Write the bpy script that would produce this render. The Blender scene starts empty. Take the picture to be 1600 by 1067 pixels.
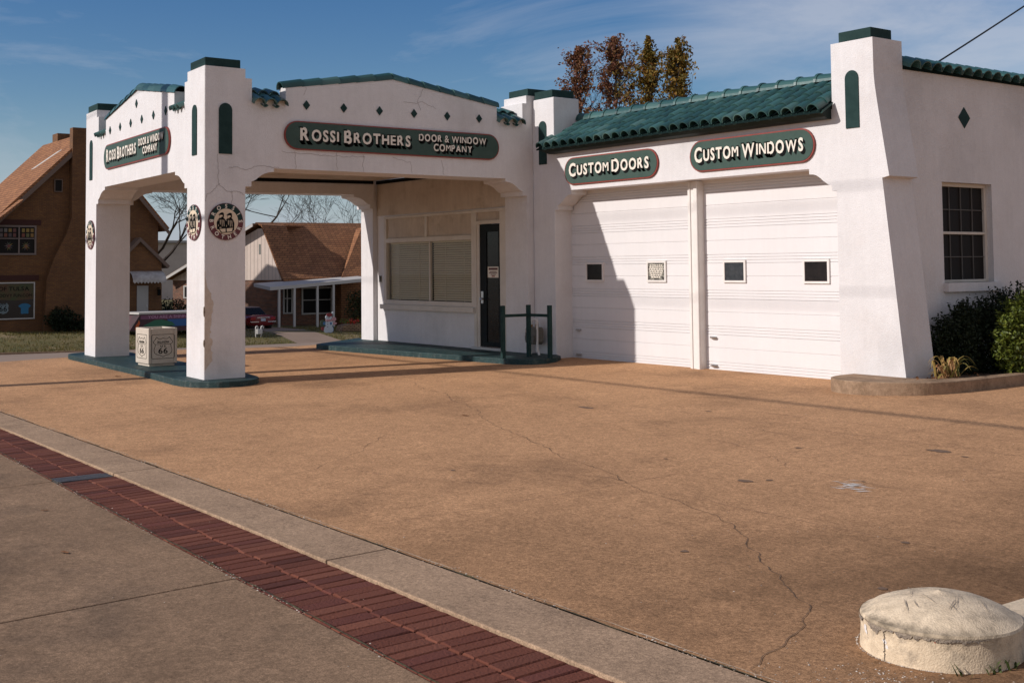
import bpy, bmesh, math, random
from mathutils import Vector, Matrix, noise as mnoise
R = math.radians
rnd = random.Random(7)
S = bpy.context.scene
COL = S.collection

# ------------------------------------------------------------------ camera
FPX, YAW, PITCH, ROLL, CX, CY = 1892.78, -0.9505, 0.0518, -0.0090, 744.66, 318.93
cam = bpy.data.cameras.new('camera'); camo = bpy.data.objects.new('camera', cam); COL.objects.link(camo)
cyw, syw = math.cos(YAW), math.sin(YAW)
f0 = Vector((syw, cyw, 0)); r0 = Vector((cyw, -syw, 0)); u0 = Vector((0, 0, 1))
f2 = math.cos(PITCH)*f0 + math.sin(PITCH)*u0; u2 = -math.sin(PITCH)*f0 + math.cos(PITCH)*u0
r3 = math.cos(ROLL)*r0 + math.sin(ROLL)*u2; u3 = -math.sin(ROLL)*r0 + math.cos(ROLL)*u2
M = Matrix((r3, u3, -f2)).transposed().to_4x4(); M.translation = Vector((0, 0, 1.5))
camo.matrix_world = M
cam.sensor_width = 36; cam.lens = FPX/1600*36
cam.shift_x = (800-CX)/1600; cam.shift_y = -(533.5-CY)/1600
cam.clip_start = 0.05; cam.clip_end = 2000
S.camera = camo

# ------------------------------------------------------------------ light and sky
SUN_DIR = Vector((0.335, 1.0, -0.57)).normalized()          # the way the light travels
sl = bpy.data.lights.new('sun', 'SUN'); sl.energy = 3.55; sl.angle = R(0.53); sl.color = (1.0, 0.93, 0.88)
so = bpy.data.objects.new('sun', sl); COL.objects.link(so)
so.rotation_euler = SUN_DIR.to_track_quat('-Z', 'Y').to_euler(); so.location = (-10, -20, 20)
elev = math.asin(-SUN_DIR.z); azim = math.atan2(-SUN_DIR.x, -SUN_DIR.y)
W = bpy.data.worlds.new('World'); S.world = W; W.use_nodes = True
nt = W.node_tree; nt.nodes.clear()
def N(t, **k):
    n = nt.nodes.new(t)
    for a, b in k.items(): setattr(n, a, b)
    return n
sky = N('ShaderNodeTexSky', sky_type='NISHITA', sun_disc=False)
sky.sun_elevation = elev; sky.sun_rotation = azim % (2*math.pi); sky.altitude = 300
sky.air_density = 1.0; sky.dust_density = 0.3; sky.ozone_density = 1.6
tc = N('ShaderNodeTexCoord'); mp = N('ShaderNodeMapping'); mp.inputs['Scale'].default_value = (2.2, 2.2, 9)
mp.inputs['Rotation'].default_value = (0.10, 0.16, 0.3)
nt.links.new(tc.outputs['Generated'], mp.inputs['Vector'])
ns = N('ShaderNodeTexNoise'); ns.inputs['Scale'].default_value = 1.3; ns.inputs['Detail'].default_value = 9; ns.inputs['Roughness'].default_value = .62
ns.inputs['Distortion'].default_value = .5
nt.links.new(mp.outputs[0], ns.inputs['Vector'])
cr = N('ShaderNodeMapRange'); cr.inputs['From Min'].default_value = .50; cr.inputs['From Max'].default_value = .80; cr.inputs['To Max'].default_value = .55
cb_ = N('ShaderNodeVectorMath', operation='DOT_PRODUCT'); cb_.inputs[1].default_value = tuple((f2 + r3*((1500-CX)/FPX) - u3*((60-CY)/FPX)).normalized()); nt.links.new(tc.outputs['Generated'], cb_.inputs[0])
cm_ = N('ShaderNodeMapRange'); cm_.interpolation_type = 'SMOOTHSTEP'; cm_.inputs['From Min'].default_value = .965; cm_.inputs['From Max'].default_value = .999; cm_.inputs['To Max'].default_value = .17
nt.links.new(cb_.outputs['Value'], cm_.inputs['Value'])
ca_ = N('ShaderNodeMath'); nt.links.new(ns.outputs['Fac'], ca_.inputs[0]); nt.links.new(cm_.outputs[0], ca_.inputs[1])
nt.links.new(ca_.outputs[0], cr.inputs['Value'])
mx = N('ShaderNodeMix', data_type='RGBA'); mx.inputs[7].default_value = (7.0, 7.2, 8.0, 1)
hs = N('ShaderNodeHueSaturation'); hs.inputs['Saturation'].default_value = 1.42; hs.inputs['Value'].default_value = .97; hs.inputs['Hue'].default_value = .512
nt.links.new(sky.outputs[0], hs.inputs['Color'])
nt.links.new(cr.outputs[0], mx.inputs[0]); nt.links.new(hs.outputs[0], mx.inputs[6])
sep = N('ShaderNodeSeparateXYZ'); nt.links.new(tc.outputs['Generated'], sep.inputs[0])
hz = N('ShaderNodeMapRange'); hz.interpolation_type = 'SMOOTHSTEP'; hz.inputs['From Min'].default_value = -.02; hz.inputs['From Max'].default_value = .14; hz.inputs['To Min'].default_value = .75; hz.inputs['To Max'].default_value = 0
nt.links.new(sep.outputs['Z'], hz.inputs['Value'])
mx2 = N('ShaderNodeMix', data_type='RGBA'); mx2.inputs[7].default_value = (4.7, 5.3, 7.3, 1)
nt.links.new(hz.outputs[0], mx2.inputs[0]); nt.links.new(mx.outputs[2], mx2.inputs[6])
# unseen warm cloud glow added behind the camera's right shoulder to brighten shaded walls
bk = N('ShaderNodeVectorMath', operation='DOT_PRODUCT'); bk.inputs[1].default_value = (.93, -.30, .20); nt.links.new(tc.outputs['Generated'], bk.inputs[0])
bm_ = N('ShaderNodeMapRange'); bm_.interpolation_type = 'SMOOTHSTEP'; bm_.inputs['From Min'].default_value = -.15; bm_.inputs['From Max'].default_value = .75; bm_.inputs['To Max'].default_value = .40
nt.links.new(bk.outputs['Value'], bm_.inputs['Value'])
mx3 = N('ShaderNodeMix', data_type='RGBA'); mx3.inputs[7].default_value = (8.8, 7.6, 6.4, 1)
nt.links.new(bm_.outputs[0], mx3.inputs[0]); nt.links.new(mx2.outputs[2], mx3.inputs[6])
bg = N('ShaderNodeBackground'); bg.inputs['Strength'].default_value = 0.075
out = N('ShaderNodeOutputWorld')
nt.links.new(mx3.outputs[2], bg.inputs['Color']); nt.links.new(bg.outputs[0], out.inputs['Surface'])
S.view_settings.view_transform = 'Standard'; S.view_settings.look = 'None'
S.view_settings.exposure = 0.16; S.view_settings.gamma = 1.0
S.render.engine = 'CYCLES'

# ------------------------------------------------------------------ helpers
class MB:
    def __init__(s): s.v = []; s.f = []; s.m = []
    def add(s, vs, fs, mi=0):
        b = len(s.v); s.v += [tuple(v) for v in vs]; s.f += [tuple(i+b for i in f) for f in fs]; s.m += [mi]*len(fs); return s
    def box(s, x0, x1, y0, y1, z0, z1, T=None, mi=0):
        vs = [(x, y, z) for z in (z0, z1) for x, y in ((x0, y0), (x1, y0), (x1, y1), (x0, y1))]
        if T: vs = [T(*v) for v in vs]
        return s.add(vs, [(3, 2, 1, 0), (4, 5, 6, 7), (0, 1, 5, 4), (1, 2, 6, 5), (2, 3, 7, 6), (3, 0, 4, 7)], mi)
    def prism(s, poly, d0, d1, T, mi=0):
        """poly in (a,b); T(a,b,d)->world"""
        n = len(poly)
        vs = [T(a, b, d0) for a, b in poly]+[T(a, b, d1) for a, b in poly]
        fs = [tuple(range(n)), tuple(range(2*n-1, n-1, -1))]
        fs += [(i, i+n, (i+1) % n+n, (i+1) % n) for i in range(n)]
        return s.add(vs, fs, mi)
    def tube(s, pts, rads, n=8, mi=0, cap=True):
        pts = [Vector(p) for p in pts]
        if not hasattr(rads, '__len__'): rads = [rads]*len(pts)
        b = len(s.v); pu = None
        for i, p in enumerate(pts):
            d = (pts[min(i+1, len(pts)-1)]-pts[max(i-1, 0)])
            d = d.normalized() if d.length > 1e-9 else Vector((0, 0, 1))
            u = (pu - d*pu.dot(d)) if pu else None
            if u is None or u.length < 1e-4: u = d.orthogonal()
            u.normalize(); pu = u; w = d.cross(u)
            for k in range(n):
                a = 2*math.pi*k/n
                s.v.append(tuple(p+(u*math.cos(a)+w*math.sin(a))*rads[i]))
        for i in range(len(pts)-1):
            for k in range(n):
                s.f.append((b+i*n+k, b+i*n+(k+1) % n, b+(i+1)*n+(k+1) % n, b+(i+1)*n+k)); s.m.append(mi)
        if cap:
            s.f.append(tuple(b+k for k in range(n-1, -1, -1))); s.m.append(mi)
            e = b+(len(pts)-1)*n; s.f.append(tuple(e+k for k in range(n))); s.m.append(mi)
        return s
    def lathe(s, prof, n, c, mi=0):
        b = len(s.v); c = Vector(c)
        for r, z in prof:
            for k in range(n):
                a = 2*math.pi*k/n; s.v.append((c.x+r*math.cos(a), c.y+r*math.sin(a), c.z+z))
        for i in range(len(prof)-1):
            for k in range(n):
                s.f.append((b+i*n+k, b+i*n+(k+1) % n, b+(i+1)*n+(k+1) % n, b+(i+1)*n+k)); s.m.append(mi)
        return s
def link(name, mb, mats, parent=None, smooth=False, fix=True):
    me = bpy.data.meshes.new(name); me.from_pydata(mb.v, [], mb.f)
    for m in (mats if isinstance(mats, (list, tuple)) else [mats]): me.materials.append(m)
    me.polygons.foreach_set('material_index', mb.m)
    if smooth: me.polygons.foreach_set('use_smooth', [True]*len(me.polygons))
    if fix:
        bm = bmesh.new(); bm.from_mesh(me); bmesh.ops.recalc_face_normals(bm, faces=bm.faces); bm.to_mesh(me); bm.free()
    me.update()
    o = bpy.data.objects.new(name, me); COL.objects.link(o)
    if parent: put(o, parent)
    return o
def base_of(o):
    return Vector(o['_b']) if '_b' in o else Vector(o.location)
def put(o, parent):
    o.parent = parent
    loc = Vector((0, 0, 0)); p = parent
    if p.parent is None: loc = Vector(p.location)
    o.matrix_parent_inverse = Matrix.Translation(-loc) if p.parent is None else Matrix.Identity(4)
def thing(name, label, cat, loc=(0, 0, 0), group=None):
    o = bpy.data.objects.new(name, None); COL.objects.link(o); o.location = loc; o.empty_display_size = .2
    o['label'] = label; o['category'] = cat
    if group: o['group'] = group
    return o
def single(name, mb, mats, label, cat, group=None, smooth=False, fix=True, loc=None):
    if loc is None:
        n = len(mb.v); zs = min(v[2] for v in mb.v)
        loc = (sum(v[0] for v in mb.v)/n, sum(v[1] for v in mb.v)/n, zs)
    mb.v = [(v[0]-loc[0], v[1]-loc[1], v[2]-loc[2]) for v in mb.v]
    o = link(name, mb, mats, None, smooth, fix); o.location = loc
    o['label'] = label; o['category'] = cat
    if group: o['group'] = group
    return o
def struct(name, mb, mats, smooth=False, kind='structure', parent=None):
    o = link(name, mb, mats, parent, smooth)
    if not parent: o['kind'] = kind
    return o
def bevel(o, w=.01, seg=2, ang=35):
    m = o.modifiers.new('bevel', 'BEVEL'); m.width = w; m.segments = seg; m.limit_method = 'ANGLE'; m.angle_limit = R(ang); return o

def zg(y): return -0.02*min(max(12.9-y, 0), 14)
# ------------------------------------------------------------------ materials
def mat(name, c1, c2=None, scale=3.0, rough=.8, bump=0., bscale=60., c3=None, s3=.6, f3=.5, metallic=0., spec=.5, detail=6, aniso=None, lo=.35, hi=.65, grain=0., gscale=240, bev=0., streak=0., stain=None):
    m = bpy.data.materials.new(name); m.use_nodes = True; t = m.node_tree; bs = t.nodes['Principled BSDF']
    bs.inputs['Roughness'].default_value = rough; bs.inputs['Metallic'].default_value = metallic
    bs.inputs['Specular IOR Level'].default_value = spec
    c4 = lambda c: (c[0], c[1], c[2], 1)
    tcn = t.nodes.new('ShaderNodeTexCoord'); vec = tcn.outputs['Object']
    if aniso:
        mm = t.nodes.new('ShaderNodeMapping'); mm.inputs['Scale'].default_value = aniso; t.links.new(vec, mm.inputs['Vector']); vec = mm.outputs[0]
    if c2 is None: bs.inputs['Base Color'].default_value = c4(c1)
    else:
        n = t.nodes.new('ShaderNodeTexNoise'); n.inputs['Scale'].default_value = scale; n.inputs['Detail'].default_value = detail; n.inputs['Roughness'].default_value = .65
        t.links.new(vec, n.inputs['Vector'])
        mr = t.nodes.new('ShaderNodeMapRange'); mr.inputs['From Min'].default_value = lo; mr.inputs['From Max'].default_value = hi
        t.links.new(n.outputs['Fac'], mr.inputs['Value'])
        x = t.nodes.new('ShaderNodeMix'); x.data_type = 'RGBA'; x.inputs[6].default_value = c4(c1); x.inputs[7].default_value = c4(c2)
        t.links.new(mr.outputs[0], x.inputs[0]); col = x.outputs[2]
        if c3:
            n3 = t.nodes.new('ShaderNodeTexNoise'); n3.inputs['Scale'].default_value = s3; n3.inputs['Detail'].default_value = 8; n3.inputs['Roughness'].default_value = .7
            t.links.new(vec, n3.inputs['Vector'])
            m3 = t.nodes.new('ShaderNodeMapRange'); m3.inputs['From Min'].default_value = .52; m3.inputs['From Max'].default_value = .72; m3.inputs['To Max'].default_value = f3
            t.links.new(n3.outputs['Fac'], m3.inputs['Value'])
            x3 = t.nodes.new('ShaderNodeMix'); x3.data_type = 'RGBA'; x3.inputs[7].default_value = c4(c3)
            t.links.new(m3.outputs[0], x3.inputs[0]); t.links.new(col, x3.inputs[6]); col = x3.outputs[2]
        def mul(col, scale, amt, vecs=None, det=3):
            n5 = t.nodes.new('ShaderNodeTexNoise'); n5.inputs['Scale'].default_value = scale; n5.inputs['Detail'].default_value = det; n5.inputs['Roughness'].default_value = .7
            v5 = tcn.outputs['Object']
            if vecs:
                m5 = t.nodes.new('ShaderNodeMapping'); m5.inputs['Scale'].default_value = vecs; t.links.new(v5, m5.inputs['Vector']); v5 = m5.outputs[0]
            t.links.new(v5, n5.inputs['Vector'])
            r5 = t.nodes.new('ShaderNodeMapRange'); r5.inputs['From Min'].default_value = .3; r5.inputs['From Max'].default_value = .7; r5.inputs['To Min'].default_value = 1-amt; r5.inputs['To Max'].default_value = 1+amt*.8
            t.links.new(n5.outputs['Fac'], r5.inputs['Value'])
            x5 = t.nodes.new('ShaderNodeMix'); x5.data_type = 'RGBA'; x5.blend_type = 'MULTIPLY'; x5.inputs[0].default_value = 1
            t.links.new(col, x5.inputs[6]); t.links.new(r5.outputs[0], x5.inputs[7]); return x5.outputs[2]
        if grain: col = mul(mul(mul(col, gscale, grain), gscale*.30, grain*.75), gscale*.07, grain*.40, None, 6)
        if streak: col = mul(col, 3.2, streak, (3.5, 3.5, .35), 6)
        if stain:
            for st_ in stain:
                px, py, rad, amt = st_[0], st_[1], st_[-2], st_[-1]
                vd = t.nodes.new('ShaderNodeVectorMath'); vd.operation = 'DISTANCE'; vd.inputs[1].default_value = (px, py, st_[2] if len(st_) == 5 else zg(py))
                wv = t.nodes.new('ShaderNodeTexNoise'); wv.inputs['Scale'].default_value = 5 if len(st_) == 5 and rad > .12 else (1.1 if rad > .5 else 26); wv.inputs['Detail'].default_value = 7; t.links.new(tcn.outputs['Object'], wv.inputs['Vector'])
                av = t.nodes.new('ShaderNodeVectorMath'); av.operation = 'SCALE'; av.inputs['Scale'].default_value = min(2.2*rad/1.5, 1.6); sv = t.nodes.new('ShaderNodeVectorMath'); sv.operation = 'SUBTRACT'; sv.inputs[1].default_value = (.5, .5, .5)
                t.links.new(wv.outputs['Color'], sv.inputs[0]); t.links.new(sv.outputs[0], av.inputs[0])
                ad = t.nodes.new('ShaderNodeVectorMath'); t.links.new(tcn.outputs['Object'], ad.inputs[0]); t.links.new(av.outputs[0], ad.inputs[1]); t.links.new(ad.outputs[0], vd.inputs[0])
                sr = t.nodes.new('ShaderNodeMapRange'); sr.interpolation_type = 'SMOOTHSTEP'; sr.inputs['From Max'].default_value = rad; sr.inputs['To Min'].default_value = 1-amt; sr.inputs['To Max'].default_value = 1
                t.links.new(vd.outputs['Value'], sr.inputs['Value'])
                xs = t.nodes.new('ShaderNodeMix'); xs.data_type = 'RGBA'; xs.blend_type = 'MULTIPLY'; xs.inputs[0].default_value = 1
                t.links.new(col, xs.inputs[6]); t.links.new(sr.outputs[0], xs.inputs[7]); col = xs.outputs[2]
        t.links.new(col, bs.inputs['Base Color'])
    if bev:
        bv = t.nodes.new('ShaderNodeBevel'); bv.samples = 4; bv.inputs['Radius'].default_value = bev; t.links.new(bv.outputs[0], bs.inputs['Normal'])
    if bump:
        nb = t.nodes.new('ShaderNodeTexNoise'); nb.inputs['Scale'].default_value = bscale; nb.inputs['Detail'].default_value = 5
        t.links.new(tcn.outputs['Object'], nb.inputs['Vector'])
        b = t.nodes.new('ShaderNodeBump'); b.inputs['Strength'].default_value = bump; b.inputs['Distance'].default_value = .02
        t.links.new(nb.outputs['Fac'], b.inputs['Height'])
        if bev: t.links.new(bv.outputs[0], b.inputs['Normal'])
        t.links.new(b.outputs[0], bs.inputs['Normal'])
    return m
def brickmat(name, c1, c2, mortar, bw=.2, bh=.075, ms=.012, rough=.85, axis='xy', bump=.4):
    m = bpy.data.materials.new(name); m.use_nodes = True; t = m.node_tree; bs = t.nodes['Principled BSDF']; bs.inputs['Roughness'].default_value = rough
    tcn = t.nodes.new('ShaderNodeTexCoord'); sp = t.nodes.new('ShaderNodeSeparateXYZ'); t.links.new(tcn.outputs['Object'], sp.inputs[0])
    ad = t.nodes.new('ShaderNodeMath'); t.links.new(sp.outputs['X'], ad.inputs[0]); t.links.new(sp.outputs['Y'], ad.inputs[1])
    cb = t.nodes.new('ShaderNodeCombineXYZ'); t.links.new(ad.outputs[0], cb.inputs['X']); t.links.new(sp.outputs['Z'], cb.inputs['Y'])
    br = t.nodes.new('ShaderNodeTexBrick'); t.links.new(cb.outputs[0], br.inputs['Vector'])
    br.inputs['Scale'].default_value = 1.0; br.inputs['Brick Width'].default_value = bw; br.inputs['Row Height'].default_value = bh
    br.inputs['Mortar Size'].default_value = ms; br.inputs['Color1'].default_value = (*c1, 1); br.inputs['Color2'].default_value = (*c2, 1); br.inputs['Mortar'].default_value = (*mortar, 1)
    n = t.nodes.new('ShaderNodeTexNoise'); n.inputs['Scale'].default_value = 1.2; n.inputs['Detail'].default_value = 6; t.links.new(tcn.outputs['Object'], n.inputs['Vector'])
    mr = t.nodes.new('ShaderNodeMapRange'); mr.inputs['To Min'].default_value = .65; mr.inputs['To Max'].default_value = 1.3; t.links.new(n.outputs['Fac'], mr.inputs['Value'])
    x = t.nodes.new('ShaderNodeMix'); x.data_type = 'RGBA'; x.blend_type = 'MULTIPLY'; x.inputs[0].default_value = 1
    t.links.new(br.outputs['Color'], x.inputs[6]); t.links.new(mr.outputs[0], x.inputs[7]); t.links.new(x.outputs[2], bs.inputs['Base Color'])
    b = t.nodes.new('ShaderNodeBump'); b.inputs['Strength'].default_value = bump; b.inputs['Distance'].default_value = .02; b.invert = True
    t.links.new(br.outputs['Fac'], b.inputs['Height']); t.links.new(b.outputs[0], bs.inputs['Normal'])
    return m
def varmat(name, cols, rough=.7, spec=.4, trans=0., metallic=0., bump=0., bscale=40):
    """colour picked per loose piece (Random Per Island)"""
    m = bpy.data.materials.new(name); m.use_nodes = True; t = m.node_tree; bs = t.nodes['Principled BSDF']
    bs.inputs['Roughness'].default_value = rough; bs.inputs['Specular IOR Level'].default_value = spec; bs.inputs['Metallic'].default_value = metallic
    g = t.nodes.new('ShaderNodeNewGeometry'); r = t.nodes.new('ShaderNodeValToRGB'); r.color_ramp.interpolation = 'LINEAR'
    e = r.color_ramp.elements
    while len(e) < len(cols): e.new(.5)
    for i, c in enumerate(cols): e[i].position = i/(len(cols)-1); e[i].color = (*c, 1)
    t.links.new(g.outputs['Random Per Island'], r.inputs['Fac']); t.links.new(r.outputs['Color'], bs.inputs['Base Color'])
    if trans:
        o = t.nodes['Material Output']; tr = t.nodes.new('ShaderNodeBsdfTranslucent'); t.links.new(r.outputs['Color'], tr.inputs['Color'])
        ms = t.nodes.new('ShaderNodeMixShader'); ms.inputs[0].default_value = trans
        t.links.new(bs.outputs[0], ms.inputs[1]); t.links.new(tr.outputs[0], ms.inputs[2]); t.links.new(ms.outputs[0], o.inputs['Surface'])
    if bump:
        tcn = t.nodes.new('ShaderNodeTexCoord'); nb = t.nodes.new('ShaderNodeTexNoise'); nb.inputs['Scale'].default_value = bscale; nb.inputs['Detail'].default_value = 5
        t.links.new(tcn.outputs['Object'], nb.inputs['Vector'])
        b = t.nodes.new('ShaderNodeBump'); b.inputs['Strength'].default_value = bump; b.inputs['Distance'].default_value = .01
        t.links.new(nb.outputs['Fac'], b.inputs['Height']); t.links.new(b.outputs[0], bs.inputs['Normal'])
    return m
def glassmat(name, tint=(.9, .95, .92), refl=.12):
    m = bpy.data.materials.new(name); m.use_nodes = True; t = m.node_tree; t.nodes.remove(t.nodes['Principled BSDF'])
    tr = t.nodes.new('ShaderNodeBsdfTransparent'); tr.inputs[0].default_value = (*tint, 1)
    gl = t.nodes.new('ShaderNodeBsdfGlossy'); gl.inputs['Roughness'].default_value = .02
    fr = t.nodes.new('ShaderNodeFresnel'); fr.inputs['IOR'].default_value = 1.5
    ge = t.nodes.new('ShaderNodeNewGeometry'); iv = t.nodes.new('ShaderNodeMath'); iv.operation = 'SUBTRACT'; iv.inputs[0].default_value = 1; t.links.new(ge.outputs['Backfacing'], iv.inputs[1])
    ad = t.nodes.new('ShaderNodeMath'); ad.operation = 'MULTIPLY'; sc_ = t.nodes.new('ShaderNodeMath'); sc_.operation = 'MULTIPLY'; sc_.inputs[1].default_value = .45; t.links.new(fr.outputs[0], sc_.inputs[0]); t.links.new(sc_.outputs[0], ad.inputs[0]); t.links.new(iv.outputs[0], ad.inputs[1])
    ms = t.nodes.new('ShaderNodeMixShader'); t.links.new(ad.outputs[0], ms.inputs[0]); t.links.new(tr.outputs[0], ms.inputs[1]); t.links.new(gl.outputs[0], ms.inputs[2])
    t.links.new(ms.outputs[0], t.nodes['Material Output'].inputs['Surface']); return m

STUCCO = mat('stucco', (.715, .695, .690), (.675, .655, .648), 2.2, .9, .38, 60, c3=(.60, .53, .49), s3=1.3, f3=.28, spec=.15, streak=.035, grain=.035, gscale=60, stain=[(-16, 7.0, .25, .35, .16), (-16.3, 6.74, .9, .5, .10), (-16, 9.0, 3.05, .6, .09), (-16, 11.2, 3.9, .7, .10), (-9.1, 13.3, 3.7, .9, .12), (-9.2, 14.4, 2.7, .8, .10), (-9.2, 15.9, 3.6, .7, .12), (-9.05, 12.6, .5, .5, .10), (-16, 7.1, 3.0, .4, .12), (-21.0, 7.0, .5, .5, .14), (-12.4, 12.6, 3.28, .5, .10), (-16, 12.2, 2.2, .6, .10), (-18.8, 12.5, .4, .6, .12)])
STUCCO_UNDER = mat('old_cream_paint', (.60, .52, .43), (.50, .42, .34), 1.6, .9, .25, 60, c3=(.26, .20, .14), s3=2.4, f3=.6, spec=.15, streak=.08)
TRIM = mat('cream_trim', (.66, .61, .54), (.58, .53, .46), 3, .7, .08, 60, spec=.3)
WHITE = mat('white_door_paint', (.735, .715, .710), (.705, .685, .680), 1.5, .5, .03, 30, spec=.25, streak=.02)
DOORTRIM = mat('white_trim_paint', (.78, .74, .70), (.70, .66, .62), 4, .6, .05, 60)
GREEN = mat('dark_green_paint', (.016, .038, .036), (.024, .052, .049), 6, .7, .1, 60, spec=.1)
GREENK = mat('worn_green_kerb_paint', (.011, .033, .035), (.020, .052, .053), 5, .6, .3, 60, c3=(.26, .26, .23), s3=14, f3=.30, spec=.3, grain=.12, gscale=50)
TILE = varmat('glazed_green_tile', [(.020, .062, .062), (.034, .098, .093), (.025, .076, .074), (.052, .135, .126), (.020, .064, .060), (.085, .17, .155)], .38, .45, bump=.25, bscale=14)
TILEB = mat('tile_underlay', (.006, .016, .016), rough=.9, spec=.1)
FASCIA = mat('green_gutter_paint', (.008, .018, .015), (.014, .028, .024), 5, .55, .1, 20, spec=.25)
BLACK = mat('black_paint', (.009, .010, .010), rough=.9, spec=.08)
SIGNG = mat('sign_green', (.052, .086, .073), (.062, .100, .085), 8, .6, .03, 40, spec=.1)
SIGNR = mat('sign_red', (.27, .040, .026), (.21, .03, .02), 10, .5)
MAROON = mat('badge_maroon', (.11, .016, .022), rough=.5)
CREAM = mat('letter_cream', (.78, .72, .62), rough=.6)
TAN = mat('badge_tan', (.68, .56, .41), rough=.6)
DARKGLASS = mat('dark_glass', (.010, .011, .011), (.018, .018, .018), 9, .15, spec=.22)
SCREEN = mat('dark_window_screen', (.016, .014, .013), rough=.6, spec=.12)
GLASS = glassmat('window_glass', (.95, .95, .92), .0)
BLIND = mat('beige_blind', (.62, .555, .46), rough=.7, spec=.2)
STEEL = mat('brushed_metal', (.55, .55, .55), rough=.35, metallic=1)
GALV = mat('grey_meter_paint', (.105, .10, .085), (.15, .14, .12), 8, .6, spec=.3)
PIPEW = mat('white_pipe_paint', (.62, .60, .57), rough=.5)
CONC_F = mat('forecourt_concrete', (.600, .342, .180), (.440, .248, .129), .55, .95, .15, 160, c3=(.20, .118, .070), s3=.55, f3=.5, spec=.10, detail=12, lo=.28, hi=.72, grain=.46, gscale=130, stain=[(-1.6, 4.6, 7.0, .38), (-3.2, 6.3, 2.0, .36), (-2.6, 7.6, 1.6, .25), (-4.0, 5.4, 1.3, .25), (-2.4, 4.6, 1.5, .40), (-4.6, 7.9, 1.0, .22), (-13.2, 5.6, 1.2, .15), (-6.6, 10.1, .9, .18), (-11.4, 9.1, .7, .2), (-6.0, 4.4, 1.6, .18)])
CONC_S = mat('sidewalk_concrete', (.46, .315, .205), (.35, .238, .155), 1.3, .95, .15, 160, c3=(.15, .104, .073), s3=.9, f3=.45, spec=.12, detail=12, lo=.3, hi=.7, grain=.40, gscale=130)
CONC_P = mat('near_pavement_concrete', (.340, .222, .138), (.235, .152, .094), 1.2, .95, .15, 160, c3=(.10, .072, .053), s3=.8, f3=.55, spec=.12, detail=12, lo=.3, hi=.7, grain=.40, gscale=130, streak=.10, stain=[(-7.3, 1.6, .8, .25), (-5.2, 1.9, .6, .2), (-8.4, 2.3, .5, .22)])
CONC_K = mat('kerb_concrete', (.40, .275, .180), (.27, .18, .115), 5, .95, .35, 90, c3=(.13, .085, .052), s3=3, f3=.6, spec=.15, grain=.2, gscale=90)
CRACK = mat('crack_dirt', (.13, .080, .048), rough=1)
CRACKL = mat('faint_crack', (.235, .14, .082), rough=1)
OIL = mat('oil_stain', (.21, .128, .076), (.13, .08, .05), 30, .9)
BRICKP = varmat('paving_brick', [(.115, .038, .024), (.165, .056, .034), (.135, .045, .029), (.205, .075, .046), (.090, .030, .021), (.15, .05, .036)], .9, .2, bump=.7, bscale=70)
SAND = mat('joint_sand', (.20, .105, .066), (.05, .035, .022), 14, 1, .5, 60)
DRUMM = mat('cream_drum_paint', (.76, .615, .435), (.62, .495, .345), 16, .9, .3, 130, c3=(.10, .085, .078), s3=7.5, f3=.62, spec=.15, grain=.12, gscale=70, streak=.06, stain=[(-3.19+.33*math.cos(R(a)), 4.735+.33*math.sin(R(a)), -.02, r*.8, q*.8) for a, r, q in ((200, .07, .55), (215, .06, .6), (228, .06, .5), (243, .07, .7), (256, .08, .75), (268, .07, .75), (281, .08, .75), (294, .08, .7), (308, .08, .65), (322, .08, .6), (340, .1, .5), (120, .12, .4), (90, .12, .45), (262, .05, .7), (248, .05, .5))])
SOIL = mat('bed_soil', (.10, .060, .034), (.16, .10, .055), 12, 1, .8, 40)
ASPH = mat('side_street_concrete', (.30, .215, .155), (.24, .17, .12), .4, .9, .2, 40)
LAWN = mat('lawn_grass', (.085, .085, .020), (.165, .125, .045), .8, 1, .6, 25, c3=(.34, .24, .14), s3=.35, f3=.8)
RED = mat('car_red_paint', (.16, .008, .012), rough=.18, spec=.7)
CHROME = mat('chrome', (.8, .8, .82), rough=.12, metallic=1)
RUBBER = mat('tyre_rubber', (.015, .015, .015), rough=.8)
BRICKH = brickmat('brown_house_brick', (.215, .094, .028), (.150, .062, .020), (.09, .052, .030))
BRICKM = brickmat('mottled_brick', (.25, .085, .04), (.10, .035, .022), (.20, .15, .11), .25, .09, .015)
BRICKD = mat('dark_brick_lintel', (.055, .018, .014), rough=.9)
SHINGLE = brickmat('brown_shingles', (.36, .160, .066), (.25, .105, .044), (.11, .05, .024), .35, .16, .018, .95, bump=.6)
SIDING = mat('pale_siding', (.70, .58, .50), (.64, .53, .45), 2, .8)
WHITEH = mat('house_trim', (.50, .48, .45), rough=.7)
BROWNT = mat('brown_barge', (.16, .11, .085), rough=.8)
BARK = mat('bark', (.050, .036, .027), (.028, .02, .016), 9, .95)
YEW = varmat('yew_leaf', [(.006, .011, .004), (.012, .020, .007), (.018, .030, .009), (.009, .015, .005)], .65, .3)
BOX = varmat('light_shrub_leaf', [(.050, .075, .010), (.10, .13, .016), (.16, .19, .022), (.075, .10, .012)], .5, .4, .2)
LEAFR = varmat('russet_leaf', [(.15, .055, .030), (.22, .085, .045), (.11, .045, .026), (.19, .070, .036), (.19, .12, .035), (.26, .12, .06)], .6, .3, .25)
LEAFY = varmat('golden_leaf', [(.20, .13, .020), (.28, .16, .022), (.14, .11, .018), (.10, .085, .016), (.26, .10, .02)], .6, .3, .25)
LILY = varmat('dying_lily_leaf', [(.20, .22, .045), (.42, .25, .085), (.13, .16, .035), (.50, .30, .14), (.28, .12, .05)], .6, .3, .2)
DEADL = varmat('dry_leaf', [(.14, .05, .02), (.22, .10, .04), (.09, .03, .015)], .8, .3)
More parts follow.
